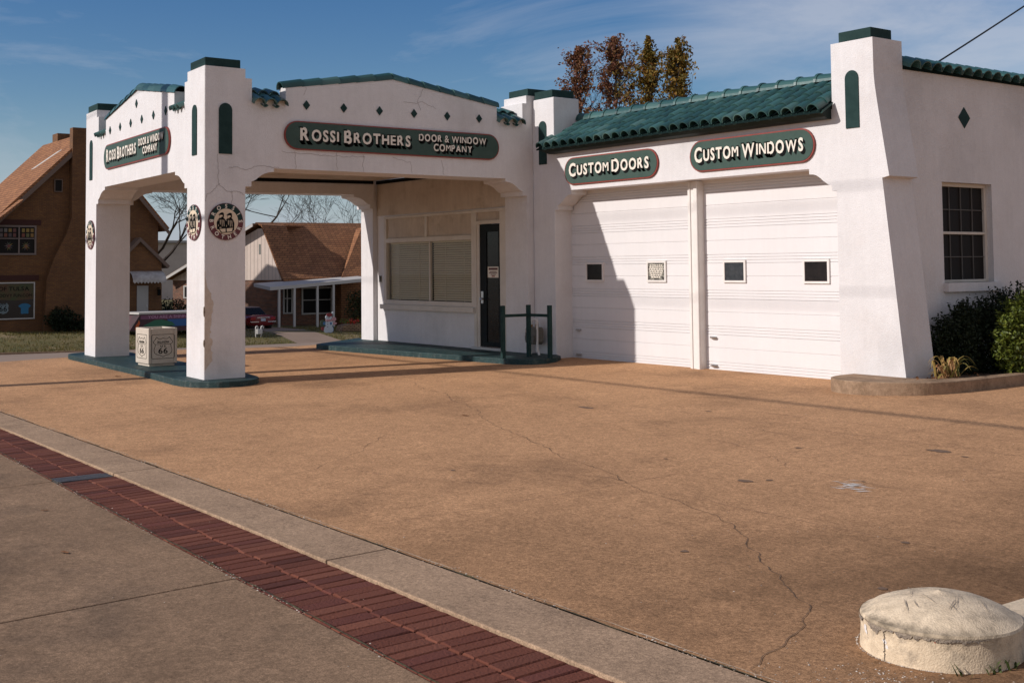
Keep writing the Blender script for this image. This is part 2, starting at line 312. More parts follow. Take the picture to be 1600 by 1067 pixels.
PEBBLE = varmat('pale_grit', [(.52, .42, .32), (.30, .22, .16), (.65, .58, .50), (.20, .14, .10)], .9, .2)
CABLE = mat('black_cable', (.012, .012, .012), rough=.6)
WOODP = mat('pole_wood', (.13, .09, .06), (.08, .055, .04), 6, .9)
BINC = mat('bin_concrete', (.58, .51, .42), (.52, .455, .375), 14, .85, .3, 120)

def text_mb(segs, width, depth0, depth1, bold=.03, x0=0., y0=0., tight=1.0, fit=True, serif=0.):
    """segs: (string, cap height, y shift); returns verts (x,y,z), faces; flat letters lifted to solid"""
    V = []; F = []; x = 0.
    for st, h, dy in segs:
        if st == ' ': x += .36*h; continue
        for ch in st:
            if ch == ' ': x += .36*h; continue
            cu = bpy.data.curves.new('t', 'FONT'); cu.body = ch; cu.size = h/.70; cu.offset = bold*h*(0 if ch == 'M' else .5 if ch in 'WN&' else 1); cu.extrude = (depth1-depth0)/2; cu.resolution_u = 3
            ob = bpy.data.objects.new('t', cu); COL.objects.link(ob)
            dg = bpy.context.evaluated_depsgraph_get(); me = bpy.data.meshes.new_from_object(ob.evaluated_get(dg))
            bpy.data.objects.remove(ob); bpy.data.curves.remove(cu)
            if len(me.vertices):
                mnx = min(v.co.x for v in me.vertices); mxx = max(v.co.x for v in me.vertices)
                b = len(V); V += [(v.co.x-mnx+x, v.co.y+dy, v.co.z+(depth0+depth1)/2) for v in me.vertices]
                F += [tuple(i+b for i in p.vertices) for p in me.polygons]
                if ch == 'M' and bold > .01:
                    b = len(V); V += [(v.co.x-mnx+x+bold*h*.9, v.co.y+dy, v.co.z+(depth0+depth1)/2+.00015) for v in me.vertices]; F += [tuple(i+b for i in p.vertices) for p in me.polygons]
                if serif and ch in 'RIBTHEMWNPAYDU':
                    yb = min(v.co.y for v in me.vertices); yt = max(v.co.y for v in me.vertices); zt = max(v.co.z for v in me.vertices); fl = []
                    for e in me.edges:
                        p, q = me.vertices[e.vertices[0]].co, me.vertices[e.vertices[1]].co
                        if p.z < zt-1e-6 or q.z < zt-1e-6 or not .07*h < abs(p.x-q.x) < .75*h: continue
                        for yy, sg in ((yb, 1), (yt, -1)):
                            if abs(p.y-yy) < .02*h and abs(q.y-yy) < .02*h: fl.append((min(p.x, q.x), max(p.x, q.x), yy, sg))
                    for a_, b_, yy, sg in fl:
                        if ch == 'T' and sg < 0: continue
                        if ch == 'U' and sg > 0: continue
                        sr = serif*h; rr_ = sr if ch in 'ITHMNWAYU' or (ch in 'RP' and sg > 0) else 0; k = len(V); zz = (depth0+depth1)/2
                        for zc in (depth0+.0002, depth1+.0003+.00002*len(fl)):
                            V += [(a_-sr-mnx+x, yy+dy, zc), (b_+rr_-mnx+x, yy+dy, zc), (b_+rr_*.45-mnx+x, yy+sg*.085*h+dy, zc), (a_-sr*.45-mnx+x, yy+sg*.085*h+dy, zc)]
                        F += [(k+4, k+5, k+6, k+7)]+[(k+i, k+(i+1) % 4, k+4+(i+1) % 4, k+4+i) for i in range(4)]
                x += (mxx-mnx)+.11*h*tight+(serif*h*.9)
            bpy.data.meshes.remove(me)
    if fit and V:
        mn_ = min(v[0] for v in V); V = [(v[0]-mn_, v[1], v[2]) for v in V]; mx_ = max(v[0] for v in V); k = width/mx_; V = [(v[0]*k, v[1], v[2]) for v in V]
    return [(v[0]+x0, v[1]+y0, v[2]) for v in V], F
def frame(o, r, n, up=(0, 0, 1)):
    o = Vector(o); r = Vector(r); n = Vector(n); u = Vector(up)
    return lambda x, y, z: tuple(o+r*x+u*y+n*z)
def mapped(mb, V, F, T, mi=0): mb.add([T(*v) for v in V], F, mi)
def stadium(w, h, n=12):
    r = h/2; p = []
    for k in range(n+1): a = -math.pi/2+math.pi*k/n; p.append((w/2-r+r*math.cos(a), r*math.sin(a)))
    for k in range(n+1): a = math.pi/2+math.pi*k/n; p.append((-w/2+r+r*math.cos(a), r*math.sin(a)))
    return p
def circle(r, n=32, cx=0, cy=0): return [(cx+r*math.cos(2*math.pi*k/n), cy+r*math.sin(2*math.pi*k/n)) for k in range(n)]

# ================================================================== GROUND
mb = MB()
def sheet(mb, xs, ys, fz, mi=0):
    b = len(mb.v); nx = len(xs)
    for y in ys:
        for x in xs: mb.v.append((x, y, fz(x, y)))
    for j in range(len(ys)-1):
        for i in range(nx-1): mb.f.append((b+j*nx+i, b+j*nx+i+1, b+(j+1)*nx+i+1, b+(j+1)*nx+i)); mb.m.append(mi)
def xbreak(y): return -23 if y < 9 else (-21.7 if y > 11 else -23+(y-9)*.65)
def kerbz(y): return -2.62-.022*(min(max(y, -40), 120)-15.6)
def terr(x, y):
    xb = xbreak(y)
    if x > xb: return zg(y)
    if x > -62:
        t = (xb-x)/(xb+62); return zg(y)*(1-t)+kerbz(y)*t
    return kerbz(y)+.12+.12*min(5, -62-x)
ysl = [3.84]+[4.5+.5*i for i in range(18)]+[13.5, 15, 20, 30, 60]
sheet(mb, [-23]+[-22+1.0*i for i in range(12)]+[-9, -6, -3, 0, 4, 10, 25, 70], ysl, lambda x, y: zg(y) if x > -22.5 or y < 9 else zg(y))
forecourt = struct('forecourt', mb, CONC_F)
for v in forecourt.data.vertices:
    if v.co.x < -22.5: v.co.x = xbreak(v.co.y)
    elif v.co.x < -21.5: v.co.x = xbreak(v.co.y)+.6
# side street running down behind the canopy
mb = MB(); tt = [0, .02, .05, .1, .2, .4, .7, 1]
ys2 = [-60, -20, 0, 3.84]+ysl[1:]+[90]
b0 = 0
for y in ys2:
    for t in tt:
        x = xbreak(y)*(1-t)-62*t; mb.v.append((x, y, (zg(y)*(1-t)+kerbz(y)*t) - .004*(t > 0)))
n = len(tt)
for j in range(len(ys2)-1):
    for i in range(n-1): mb.f.append((j*n+i, j*n+i+1, (j+1)*n+i+1, (j+1)*n+i)); mb.m.append(0)
struct('side_street', mb, ASPH)
# outer ground to the horizon
mb = MB(); mb.add([(-900, -900, -5.5), (900, -900, -5.5), (900, 900, -5.5), (-900, 900, -5.5)], [(0, 1, 2, 3)])
struct('ground', mb, LAWN)
# far lawn with its kerb
mb = MB(); sheet(mb, [-62, -63, -64, -65, -66, -67, -70, -75, -85, -100, -150, -250], [-60, -20, 0, 8, 12, 16, 20, 24, 28, 32, 36, 40, 46, 60, 90, 140], lambda x, y: terr(min(x, -62.001), y)+.05*mnoise.noise((x*.7, y*.7, 0)))
struct('lawn', mb, LAWN)
mb = MB()
for y in range(-60, 90, 6):
    z0, z1 = kerbz(y), kerbz(y+6)
    vs = [(-61.85, y, z0-.2), (-62.05, y, z0-.2), (-62.05, y, z0+.14), (-61.87, y, z0+.14), (-61.85, y+6, z1-.2), (-62.05, y+6, z1-.2), (-62.05, y+6, z1+.14), (-61.87, y+6, z1+.14)]
    mb.add(vs, [(0, 1, 5, 4), (1, 2, 6, 5), (2, 3, 7, 6), (3, 0, 4, 7)])
struct('street_kerb', mb, CONC_K)
# driveway across the far lawn
mb = MB(); xs = [-61.8, -62.6, -63.5, -64.5, -66, -68, -72, -76]
for i, x in enumerate(xs):
    w = .7 if i == 0 else 0
    for y in (31.9-w+.1*i, 35.2+w): mb.v.append((x, y, (terr(min(x, -62.001), y)+.035 if i else kerbz(y)+.012)))
for i in range(len(xs)-1): mb.f.append((2*i, 2*i+1, 2*i+3, 2*i+2)); mb.m.append(0)
struct('driveway', mb, ASPH)
# grass blades on the far lawn (nobody could count them)
GRASSB = varmat('grass_blade', [(.07, .075, .014), (.14, .12, .03), (.21, .15, .06), (.10, .09, .02)], .8, .2, .2)
mb = MB()
for i in range(16000):
    x = -62.1-rnd.random()**1.5*10; y = rnd.uniform(12, 42)
    if 32 < y < 35.2: continue
    z = terr(x, y); h = rnd.uniform(.05, .13); a = rnd.uniform(0, 6.28); w = .02
    mb.add([(x-w*math.cos(a), y-w*math.sin(a), z), (x+w*math.cos(a), y+w*math.sin(a), z), (x+rnd.uniform(-.05, .05), y+rnd.uniform(-.05, .05), z+h)], [(0, 1, 2)])
g = link('grass', mb, GRASSB, fix=False); g['kind'] = 'stuff'; g['label'] = 'short yellowing autumn grass along the far street'; g['category'] = 'grass'

# concrete band between forecourt and brick strip
def ytop(x): return 3.385-.009*(x+3.7)
def ylow(x): return 2.80-.0275*(x+4.2)
mb = MB(); joints = [-60, -28.8, -25.05, -21.3, -17.55, -13.8, -10.05, -6.3, -2.5, 1.3, 5, 9, 25]
for a, b in zip(joints, joints[1:]):
    a += .008; b -= .008
    def T(x, y, z): return (x, y, z)
    vs = []
    for z in (-.35, 0):
        for x, y in ((a, ytop(a)), (b, ytop(b)), (b, 3.825), (a, 3.825)): vs.append((x, y, zg(y)+z+(.004 if z == 0 else 0)))
    mb.add(vs, [(3, 2, 1, 0), (4, 5, 6, 7), (0, 1, 5, 4), (1, 2, 6, 5), (2, 3, 7, 6), (3, 0, 4, 7)])
bevel(struct('concrete_band', mb, CONC_S), .006, 2)
# near pavement slabs
mb = MB()
for a, b in zip(joints, joints[1:]):
    a += .007; b -= .007
    for y0, y1 in ((None, 1.0), (.985, -1.6)):
        vs = []
        for z in (-.4, 0):
            for x, yy in ((a, y1), (b, y1), (b, y0), (a, y0)):
                y = ylow(x)-.012 if yy is None else yy
                vs.append((x, y, zg(y)+z))
        mb.add(vs, [(3, 2, 1, 0), (4, 5, 6, 7), (0, 1, 5, 4), (1, 2, 6, 5), (2, 3, 7, 6), (3, 0, 4, 7)])
bevel(struct('pavement', mb, CONC_P), .008, 2)
mb = MB(); sheet(mb, [-60, -30, 0, 30, 80], [-1.62, -3, -12, -30], lambda x, y: -.45)
struct('road', mb, mat('road_concrete', (.34, .25, .17), (.28, .20, .14), 8, .9, .3, 60))
# bed sand under the bricks and in the joints
mb = MB(); sheet(mb, [-60, -30, -15, 0, 25], [-1, 2, 4.1], lambda x, y: zg(y)-.022)
struct('joint_bed', mb, SAND)
# brick strip: two bricks across, each a little askew
mb = MB(); x = -28.
while x < 4:
    w = rnd.uniform(.092, .110)
    if not (-10.26 < x < -9.98):
        xa, xb = x+.0025, x+w-.0025
        lo, hi = ylow(x)+.004, ytop(x)-.008; mid = lo+(hi-lo)*(.5+rnd.uniform(-.02, .02))
        for ya, yb in ((lo, mid-.005), (mid+.005, hi)):
            t1, t2 = rnd.uniform(-.0035, .002), rnd.uniform(-.0035, .002); sk = rnd.uniform(-.005, .005); z = -.008
            e = .006
            vs = [(xa+sk, ya, zg(ya)-.05), (xb+sk, ya, zg(ya)-.05), (xb-sk, yb, zg(yb)-.05), (xa-sk, yb, zg(yb)-.05),
                  (xa+sk, ya, zg(ya)+z-e+t1), (xb+sk, ya, zg(ya)+z-e+t2), (xb-sk, yb, zg(yb)+z-e+t2), (xa-sk, yb, zg(yb)+z-e+t1),
                  (xa+sk+e, ya+e, zg(ya)+z+t1), (xb+sk-e, ya+e, zg(ya)+z+t2), (xb-sk-e, yb-e, zg(yb)+z+t2), (xa-sk+e, yb-e, zg(yb)+z+t1)]
            fs = [(8, 9, 10, 11)]
            for lo_, up_ in ((0, 4), (4, 8)):
                for k in range(4): fs.append((lo_+k, lo_+(k+1) % 4, up_+(k+1) % 4, up_+k))
            mb.add(vs, fs)
    x += w
bs_ = struct('brick_paving', mb, BRICKP)
mb = MB()
for k in range(3):
    xa = -10.215+k*.072; lo, hi = ylow(xa)+.01, ytop(xa)-.012
    mb.box(xa, xa+.066, lo, hi, zg(3.1)-.06, zg(3.1)-.004)
bevel(link('dark_bricks', mb, mat('blue_grey_brick', (.050, .050, .055), (.085, .08, .078), 20, .6, .4, 60), bs_), .006)
# cracks and stains in the forecourt
def ribbon(mb, pts, w, seed, amp=.05, lift=.0035, taper=True, fz=None, spot=False):
    rr = random.Random(seed); P = []
    for (x0, y0), (x1, y1) in zip(pts, pts[1:]):
        L = math.hypot(x1-x0, y1-y0); n = max(2, int(L/.035))
        for i in range(n):
            t = i/n; px, py = x0+(x1-x0)*t, y0+(y1-y0)*t
            q = mnoise.noise((px*1.3, py*1.3, seed))*amp + mnoise.noise((px*7, py*7, seed+9))*amp*.45 + mnoise.noise((px*23, py*23, seed+4))*amp*.16
            P.append((px-(y1-y0)/L*q, py+(x1-x0)/L*q))
    P.append(pts[-1]); b = len(mb.v); m = len(P)
    for i, (x, y) in enumerate(P):
        x2, y2 = P[min(i+1, m-1)]; x1, y1 = P[max(i-1, 0)]; L = math.hypot(x2-x1, y2-y1) or 1
        k = w*.42*(.30+1.1*abs(mnoise.noise((x*5, y*5, seed+3)))+.3*rr.random())
        if spot: k *= max(.05, .45+1.5*mnoise.noise((x*2.1, 7, seed)))
        if taper: k *= min(1, i/4+.15, (m-1-i)/4+.15)
        nx, ny = -(y2-y1)/L*k, (x2-x1)/L*k
        for s in (1, -1): mb.v.append((x+nx*s, y+ny*s, (fz or zg)(y+ny*s)+lift))
    for i in range(m-1): mb.f.append((b+2*i, b+2*i+1, b+2*i+3, b+2*i+2)); mb.m.append(0)
mb = MB()
ribbon(mb, [(-14.2, 9.0), (-12.75, 8.54), (-10.6, 7.65), (-8.92, 6.97), (-6.82, 6.27), (-5.76, 5.95), (-5.3, 5.8), (-5.0, 5.59), (-4.6, 5.2), (-3.9, 4.75), (-3.72, 4.43), (-3.6, 4.15), (-3.48, 3.87)], .008, 1, .09)
ribbon(mb, [(-6.82, 6.27), (-7.1, 6.3), (-7.35, 6.22)], .008, 2, .05)
ribbon(mb, [(-8.9, 4.5), (-9.3, 5.2), (-9.6, 5.5), (-10.3, 6.2)], .006, 3, .10)
ribbon(mb, [(-6.9, 8.1), (-6.3, 8.6), (-5.9, 9.1), (-5.0, 9.8), (-4.2, 10.5)], .008, 4, .12)
ribbon(mb, [(-8.2, 9.1), (-7.6, 8.9), (-7.2, 9.2), (-6.6, 9.0)], .007, 5, .1)
struct('crack', mb, CRACK, parent=forecourt)
mb = MB()
ribbon(mb, [(-9.0, 4.9), (-8.1, 5.2), (-7.5, 5.5), (-6.82, 6.27)], .006, 12, .06)
ribbon(mb, [(-15.2, 6.0), (-13.0, 6.6), (-11.8, 7.6), (-11.0, 8.6)], .006, 7, .08)
ribbon(mb, [(-11.5, 9.4), (-9.3, 8.7), (-8.2, 8.4), (-7.2, 8.1), (-6.4, 7.6), (-5.4, 7.5)], .006, 8, .1)
ribbon(mb, [(-9.9, 9.9), (-8.2, 9.9), (-6.6, 9.95), (-5.2, 10.0)], .007, 9, .03)
ribbon(mb, [(-17, 5.6), (-13.5, 5.4), (-12.6, 5.9)], .008, 10, .05)
ribbon(mb, [(-9.3, 12.0), (-9.3, 10.6), (-9.35, 9.0), (-9.25, 7.2)], .005, 11, .03)
ribbon(mb, [(-6.2, 7.2), (-5.2, 7.6), (-4.4, 8.3), (-3.4, 8.7)], .005, 13, .06)
ribbon(mb, [(-19, 9.35), (-14, 9.3), (-9, 9.35), (-3, 9.3)], .007, 31, .012)
ribbon(mb, [(-12.9, 4.0), (-12.95, 7.5), (-12.9, 12.0)], .007, 32, .012)
ribbon(mb, [(-6.9, 4.0), (-6.85, 6.0), (-6.9, 9.3), (-6.9, 12.0)], .006, 33, .012)
ribbon(mb, [(-2.4, 6.3), (-5.0, 6.2), (-6.4, 6.25)], .006, 34, .02)
struct('faint_crack', mb, CRACKL, parent=forecourt)
mb = MB(); rr = random.Random(3)
for (x, y, r, ey) in [(-6.1, 9.1, .10, .6), (-6.3, 6.95, .06, .7), (-6.2, 7.1, .025, 1), (-5.7, 7.55, .015, 1), (-4.9, 8.9, .07, .3), (-10.4, 8.9, .12, .35), (-7.0, 8.4, .04, .5), (-5.8, 9.0, .03, .7), (-4.4, 6.2, .03, .7), (-3.9, 5.3, .025, 1), (-8.2, 5.6, .03, .5), (-5.1, 5.1, .025, 1), (-7.4, 7.2, .02, .7), (-9.2, 9.6, .04, .5), (-4.0, 7.9, .05, .5), (-3.7, 8.4, .05, .4), (-3.9, 9.1, .06, .35)]:
    n = 22; b = len(mb.v); mb.v.append((x, y, zg(y)+.0035))
    for k in range(n):
        a = 2*math.pi*k/n; q = r*(1+.5*mnoise.noise((math.cos(a)*1.4+x*9, math.sin(a)*1.4, y)))
        px, py = x+q*math.cos(a), y+q*math.sin(a)*ey; mb.v.append((px, py, zg(py)+.0035))
    for k in range(n): mb.f.append((b, b+1+k, b+1+(k+1) % n)); mb.m.append(0)
struct('oil_stain', mb, OIL, parent=forecourt)
mb = MB()
for i in range(34):
    x = -5.62+rnd.gauss(0, .10); y = 7.32+rnd.gauss(0, .07)+(x+5.62)*-.5; l = rnd.uniform(.02, .07); a = rnd.uniform(-.3, .9); w = rnd.uniform(.004, .012)
    dx, dy = math.cos(a)*l, math.sin(a)*l; nx, ny = -math.sin(a)*w, math.cos(a)*w
    mb.add([(px, py, zg(py)+.0042+i*.00005) for px, py in ((x-dx, y-dy), (x+nx, y+ny), (x+dx, y+dy), (x-nx, y-ny))], [(0, 1, 2, 3)])
struct('paint_mark', mb, mat('white_paint_scrape', (.70, .66, .60), rough=.8), parent=forecourt)
# dirt seam + grit along the forecourt joint and the brick strip
mb = MB()
ribbon(mb, [(-24, 3.832), (-12, 3.832), (4, 3.832)], .022, 21, .016, .006, False, spot=True)
ribbon(mb, [(-24, ylow(-24)-.004), (-12, ylow(-12)-.004), (-4, ylow(-4)-.004), (3, ylow(3)-.004)], .018, 22, .014, .004, False)
struct('joint_dirt', mb, mat('joint_dirt', (.045, .032, .02), (.10, .085, .03), 9, 1, .5, 60))
mb = MB(); ribbon(mb, [(-24, 3.862), (-12, 3.862), (4, 3.862)], .024, 25, .016, .0045, False, spot=True); struct('chipped_edge', mb, mat('chipped_concrete', (.56, .42, .29), (.44, .31, .20), 22, 1, .5, 80), parent=forecourt)
mb = MB(); rg = random.Random(11)
def pebble(mb, x, y, r, z=None):
    z = zg(y) if z is None else z; b = len(mb.v)
    q = [rg.uniform(.6, 1.2) for _ in range(5)]
    for k in range(5): a = k*1.257+rg.random()*.4; mb.v.append((x+r*q[k]*math.cos(a), y+r*q[k]*math.sin(a), z+.001))
    mb.v.append((x, y, z+r*.7))
    for k in range(5): mb.f.append((b+k, b+(k+1) % 5, b+5)); mb.m.append(0)
for i in range(1100):
    x = -2-rg.random()**1.3*14
    if mnoise.noise((x*1.7, 3, 0)) < -.08: continue
    pebble(mb, x, 3.84+rg.gauss(0, .024), rg.uniform(.002, .0085))
for i in range(700):
    x = -2.5-rg.random()**1.3*10
    if mnoise.noise((x*1.3, 9, 0)) < 0: continue
    pebble(mb, x, ylow(x)-.006+rg.gauss(0, .014), rg.uniform(.002, .008))
for i in range(420):
    x = -2-rg.random()**1.2*12; pebble(mb, x, rg.uniform(1, 11), rg.uniform(.002, .006))
for i in range(900):
    pebble(mb, -2.85+rg.gauss(0, .28), 4.1+rg.gauss(0, .16), rg.uniform(.0015, .0065))
for i in range(260):
    a = rg.uniform(3.2, 6.2); pebble(mb, -3.2+.345*math.cos(a), 4.74+.345*math.sin(a), rg.uniform(.002, .007))
g = link('grit', mb, PEBBLE, fix=False); g['kind'] = 'stuff'; g['label'] = 'pale grit scattered over the concrete joints'; g['category'] = 'grit'
# fallen leaves: each its own small thing
def leaf(x, y, s, a, lab):
    m_ = MB(); z = zg(y)+.006
    pts = [(-1, 0, .1), (-.5, .42, .3), (.1, .5, .15), (.8, .2, .3), (1.1, 0, .05), (.7, -.3, .1), (0, -.45, .35), (-.6, -.35, .15), (0, 0, .05)]
    vs = [(x+s*(p[0]*math.cos(a)-p[1]*math.sin(a)), y+s*(p[0]*math.sin(a)+p[1]*math.cos(a)), z+p[2]*s*.5) for p in pts]
    m_.add(vs, [(k, (k+1) % 8, 8) for k in range(8)])
    single('fallen_leaf', m_, DEADL, lab, 'leaf', 'fallen leaves on the concrete', fix=False)
leaf(-7.53, 2.28, .035, .4, 'dark red fallen leaf alone on the near pavement slab')
leaf(-8.9, 2.55, .028, 1.2, 'brown fallen leaf near the dark patch in the brick strip')
leaf(-10.83, 7.55, .045, .2, 'pale curled leaf on the forecourt in front of the canopy')
leaf(-18.4, 6.35, .06, .6, 'brown leaf lying against the green kerb beside the bin')
leaf(-7.05, 1.75, .022, 2.2, 'curled brown leaf at the left edge of the near pavement')

# ================================================================== SERVICE STATION
ST = thing('service_station', 'white stucco service station with green tiled roofs, corner canopy and two garage doors', 'building', (-14, 13, 0))
def part(name, mb, mats, parent=None, smooth=False, label=None):
    o = link(name, mb, mats, parent or ST, smooth)
    if label: o['label'] = label
    return o
ZT = 3.95
Ac, Bc = Vector((-16, 6.745)), Vector((-16, 13.1)); Cc, Dc = Vector((-22.25, 7.07)), Vector((-21.32, 13.06)); UL, VL = 5.23, 6.355
def CW(u, v, z):
    s, t = u/UL, v/VL; p = Ac*(1-s)*(1-t)+Cc*s*(1-t)+Bc*(1-s)*t+Dc*s*t; return (p.x, p.y, z)
ZB = -.035
# pillars (four corners)
pil = []
for (u0_, u1_, v0_, v1_) in ((0, .6, 0, .62), (4.63, UL, 0, .62), (0, .6, 5.73, VL), (4.78, UL, 5.665, VL)):
    m_ = MB(); ou = u0_ if u0_ == 0 else u1_; ov = v0_ if v0_ == 0 else v1_; su = 1 if ou == u0_ else -1; sv = 1 if ov == v0_ else -1; iu = u1_ if su == 1 else u0_; iv = v1_ if sv == 1 else v0_; c_ = .016
    pl_ = [(ou+su*c_*(1-math.sin(R(t))), ov+sv*c_*(1-math.cos(R(t)))) for t in (90, 67, 45, 22, 0)]+[(iu, ov), (iu, iv), (ou, iv)]
    m_.prism(pl_, ZB if v0_ == 0 else .055, 4.37, lambda p, q, d: CW(p, q, d)); pil.append(part('pillar', m_, STUCCO))
def bracket(side_len):
    return [(0, 2.68), (.095, 2.68), (.095, 2.754), (.13, 2.762), (.17, 2.785), (.21, 2.818), (.255, 2.85), (.30, 2.872), (.36, 2.892), (.45, 2.905), (.45, 2.955)]
def arcade(a0, a1):
    L = [(a0+a, b) for a, b in bracket(0)]; Rr = [(a1-a, b) for a, b in reversed(bracket(0))]
    return [(a0, ZT)]+L+Rr+[(a1, ZT)]
def outer(a0, a1, g0, g1, pk):
    L = [(a0+p, q) for p, q in bracket(0)]; Rr = [(a1-p, q) for p, q in reversed(bracket(0))]
    return [(a0, ZT)]+L+Rr+[(a1, ZT), (g1, ZT), (g1, 4.150), (pk, 4.435), (g0, 4.165), (g0, ZT)]
for (a0, a1, g0, g1, pk, near, far, skin, sw_) in ((.62, 5.73, 1.26, 5.11, 3.10, .19, .6, 0, 1), (.6, 4.63, 1.09, 4.14, 2.62, .19, .6, 0, 0), (.62, 5.665, 1.26, 5.11, 3.10, UL-.19, 4.72, UL, 1)):
    TT = (lambda a, b, d: CW(d, a, b)) if sw_ else (lambda a, b, d: CW(a, d, b))
    m_ = MB(); m_.prism(outer(a0, a1, g0, g1, pk), skin, near, TT); part('arcade_wall', m_, STUCCO)
    m_ = MB(); m_.prism(arcade(a0, a1), near, far, TT); part('arcade_soffit', m_, STUCCO)
for v0_, v1_ in ((.62, .722), (5.645, 5.73)):
    for u0_, u1_ in ((0, .57), (4.66, UL)): m_ = MB(); m_.box(u0_, u1_, v0_, v1_, ZT, 4.235, CW); part('tower_shoulder', m_, STUCCO)
for u0_, u1_ in ((.60, .70), (4.53, 4.63)): m_ = MB(); m_.box(u0_, u1_, 0, .59, ZT, 4.235, CW); part('tower_shoulder', m_, STUCCO)
for k, (u0_, u1_, v0_, v1_) in enumerate(((.045, .555, .025, .565), (4.675, 5.185, .025, .565), (.045, .555, 5.80, 6.31), (4.76, 5.185, 5.80, 6.31))):
    m_ = MB(); m_.box(u0_, u1_, v0_, v1_, 4.37, 4.50, CW); bevel(part('tower_cap', m_, GREEN, pil[k]), .006, 1)
# arched green niches
def arch(w, z0, z1, n=10):
    r = w/2; p = [(-r, z0), (r, z0)]
    for k in range(n+1): a = math.pi*k/n; p.append((r*math.cos(a), z1-r+r*math.sin(a)))
    return p
def niche(T, parent):
    m_ = MB(); m_.prism(arch(.20, 3.13, 3.855), 0, 1, T); part('niche_panel', m_, GREEN, parent)
niche(lambda a, b, d: CW(-.012+.014*d, .313+a, b), pil[0])
niche(lambda a, b, d: CW(.335+a*.8, -.012+.014*d, b), pil[0])
niche(lambda a, b, d: CW(4.92+a*.76, -.012+.014*d, b), pil[1])
# diamonds on the gables
def dia(T, a, z, w, h): m_ = MB(); m_.prism([(a-w, z), (a, z-h), (a+w, z), (a, z+h)], -.012, .004, T); part('diamond_inlay', m_, GREEN)
for k in range(6):
    dia(lambda a, b, d: CW(d, a, b), 1.597+k*.63, 3.915, .058, .07); dia(lambda a, b, d: CW(a, d, b), 1.41+k*.50, 3.915, .05, .07)
dia(lambda a, b, d: CW(a, d, b), 2.65, 4.20, .05, .07)
# barrel tiles
def barrel(mb, p0, p1, up, r0_, r1_, n=7, span=math.pi, thick=True):
    p0, p1, up = Vector(p0), Vector(p1), Vector(up).normalized(); d = (p1-p0).normalized(); sd = d.cross(up).normalized(); up = sd.cross(d)
    b = len(mb.v)
    for p, r in ((p0, r0_), (p1, r1_)):
        for q in ((0, .014) if thick else (0,)):
            for k in range(n+1):
                a = (math.pi-span)/2+span*k/n; mb.v.append(tuple(p+sd*math.cos(a)*(r-q)+up*math.sin(a)*(r-q)))
    m = n+1
    for k in range(n):
        if thick:
            mb.f += [(b+k, b+k+1, b+2*m+k+1, b+2*m+k), (b+m+k+1, b+m+k, b+3*m+k, b+3*m+k+1), (b+k+1, b+k, b+m+k, b+m+k+1), (b+2*m+k, b+2*m+k+1, b+3*m+k+1, b+3*m+k)]; mb.m += [0]*4
        else: mb.f.append((b+k, b+k+1, b+m+k+1, b+m+k)); mb.m.append(0)
def coping(mb, pts, r=.115, L=.30):
    pts = [Vector(p) for p in pts]
    for a, b in zip(pts, pts[1:]):
        n = max(1, round((b-a).length/L))
        for k in range(n):
            q0, q1 = a.lerp(b, k/n), a.lerp(b, (k+1)/n+.12/n)
            barrel(mb, q0+Vector((0, 0, .006)), q1-Vector((0, 0, .002)), (0, 0, 1), r+.007, r-.003, 9)
cz = -.055
for TT, g0, g1, pkv in ((lambda a, z: CW(.095, a, z), 1.25, 5.12, 3.10), (lambda a, z: CW(a, .095, z), 1.08, 4.15, 2.62), (lambda a, z: CW(UL-.095, a, z), 1.25, 5.12, 3.10)):
    m_ = MB(); pk = TT(pkv, 4.47+cz); coping(m_, [pk, TT(g1, 4.185+cz)]); coping(m_, [pk, TT(g0, 4.20+cz)]); part('gable_coping', m_, TILE)
def saddle(T, a0, a1, n=3):
    m_ = MB()
    for k in range(n):
        a = a0+(a1-a0)*(k+.5)/n; w = (a1-a0)/n*.52
        for (d0, z0_), (d1, z1_) in (((.46, 4.17), (.20, 4.045)), ((.24, 4.06), (-.075, 3.885))):
            barrel(m_, Vector(T(a, d0, z0_-.05)), Vector(T(a, d1, z1_-.02)), (0, 0, 1), w*.90, w*1.04, 8)
            b2 = a+(a1-a0)/n*.5
            if k < n-1: barrel(m_, Vector(T(b2, d0, z0_-.05)), Vector(T(b2, d1, z1_-.012)), (0, 0, -1), w*.45, w*.55, 5, math.pi*.8)
    part('saddle_tiles', m_, TILE)
for a0, a1 in ((.72, 1.26), (5.11, 5.65)):
    saddle(lambda a, d, z: CW(d, a, z), a0, a1); saddle(lambda a, d, z: CW(UL-d, a, z), a0, a1)
saddle(lambda a, d, z: CW(a, d, z), .70, 1.09); saddle(lambda a, d, z: CW(a, d, z), 4.14, 4.53)
m_ = MB()   # stucco back-up under the saddle tiles
for a0, a1 in ((.722, 1.26), (5.11, 5.645)):
    for u0_, u1_ in ((.05, .55), (UL-.55, UL-.05)): m_.box(u0_, u1_, a0, a1, ZT-.02, 4.0, CW)
part('saddle_bed', m_, TILEB)
# ceiling, roof slab, dark cornice
m_ = MB()
nb = 40
for k in range(nb):
    v0_, v1_ = .60+5.07*k/nb, .60+5.07*(k+1)/nb-.012; m_.box(.58, 4.74, v0_, v1_, 3.235, 3.27, CW)
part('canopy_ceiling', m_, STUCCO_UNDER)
m_ = MB(); m_.box(.3, UL-.3, .3, VL-.3, 3.30, 3.45, CW); part('canopy_roof', m_, TILEB)
m_ = MB()
m_.box(.60, .63, .64, 5.66, 3.17, 3.235, CW); m_.box(4.69, 4.72, .64, 5.63, 3.17, 3.235, CW); m_.box(.63, 4.69, .60, .63, 3.17, 3.235, CW)
m_.box(-20.9, -16.64, 12.455, 12.498, 3.165, 3.232)
part('ceiling_cornice', m_, BLACK)
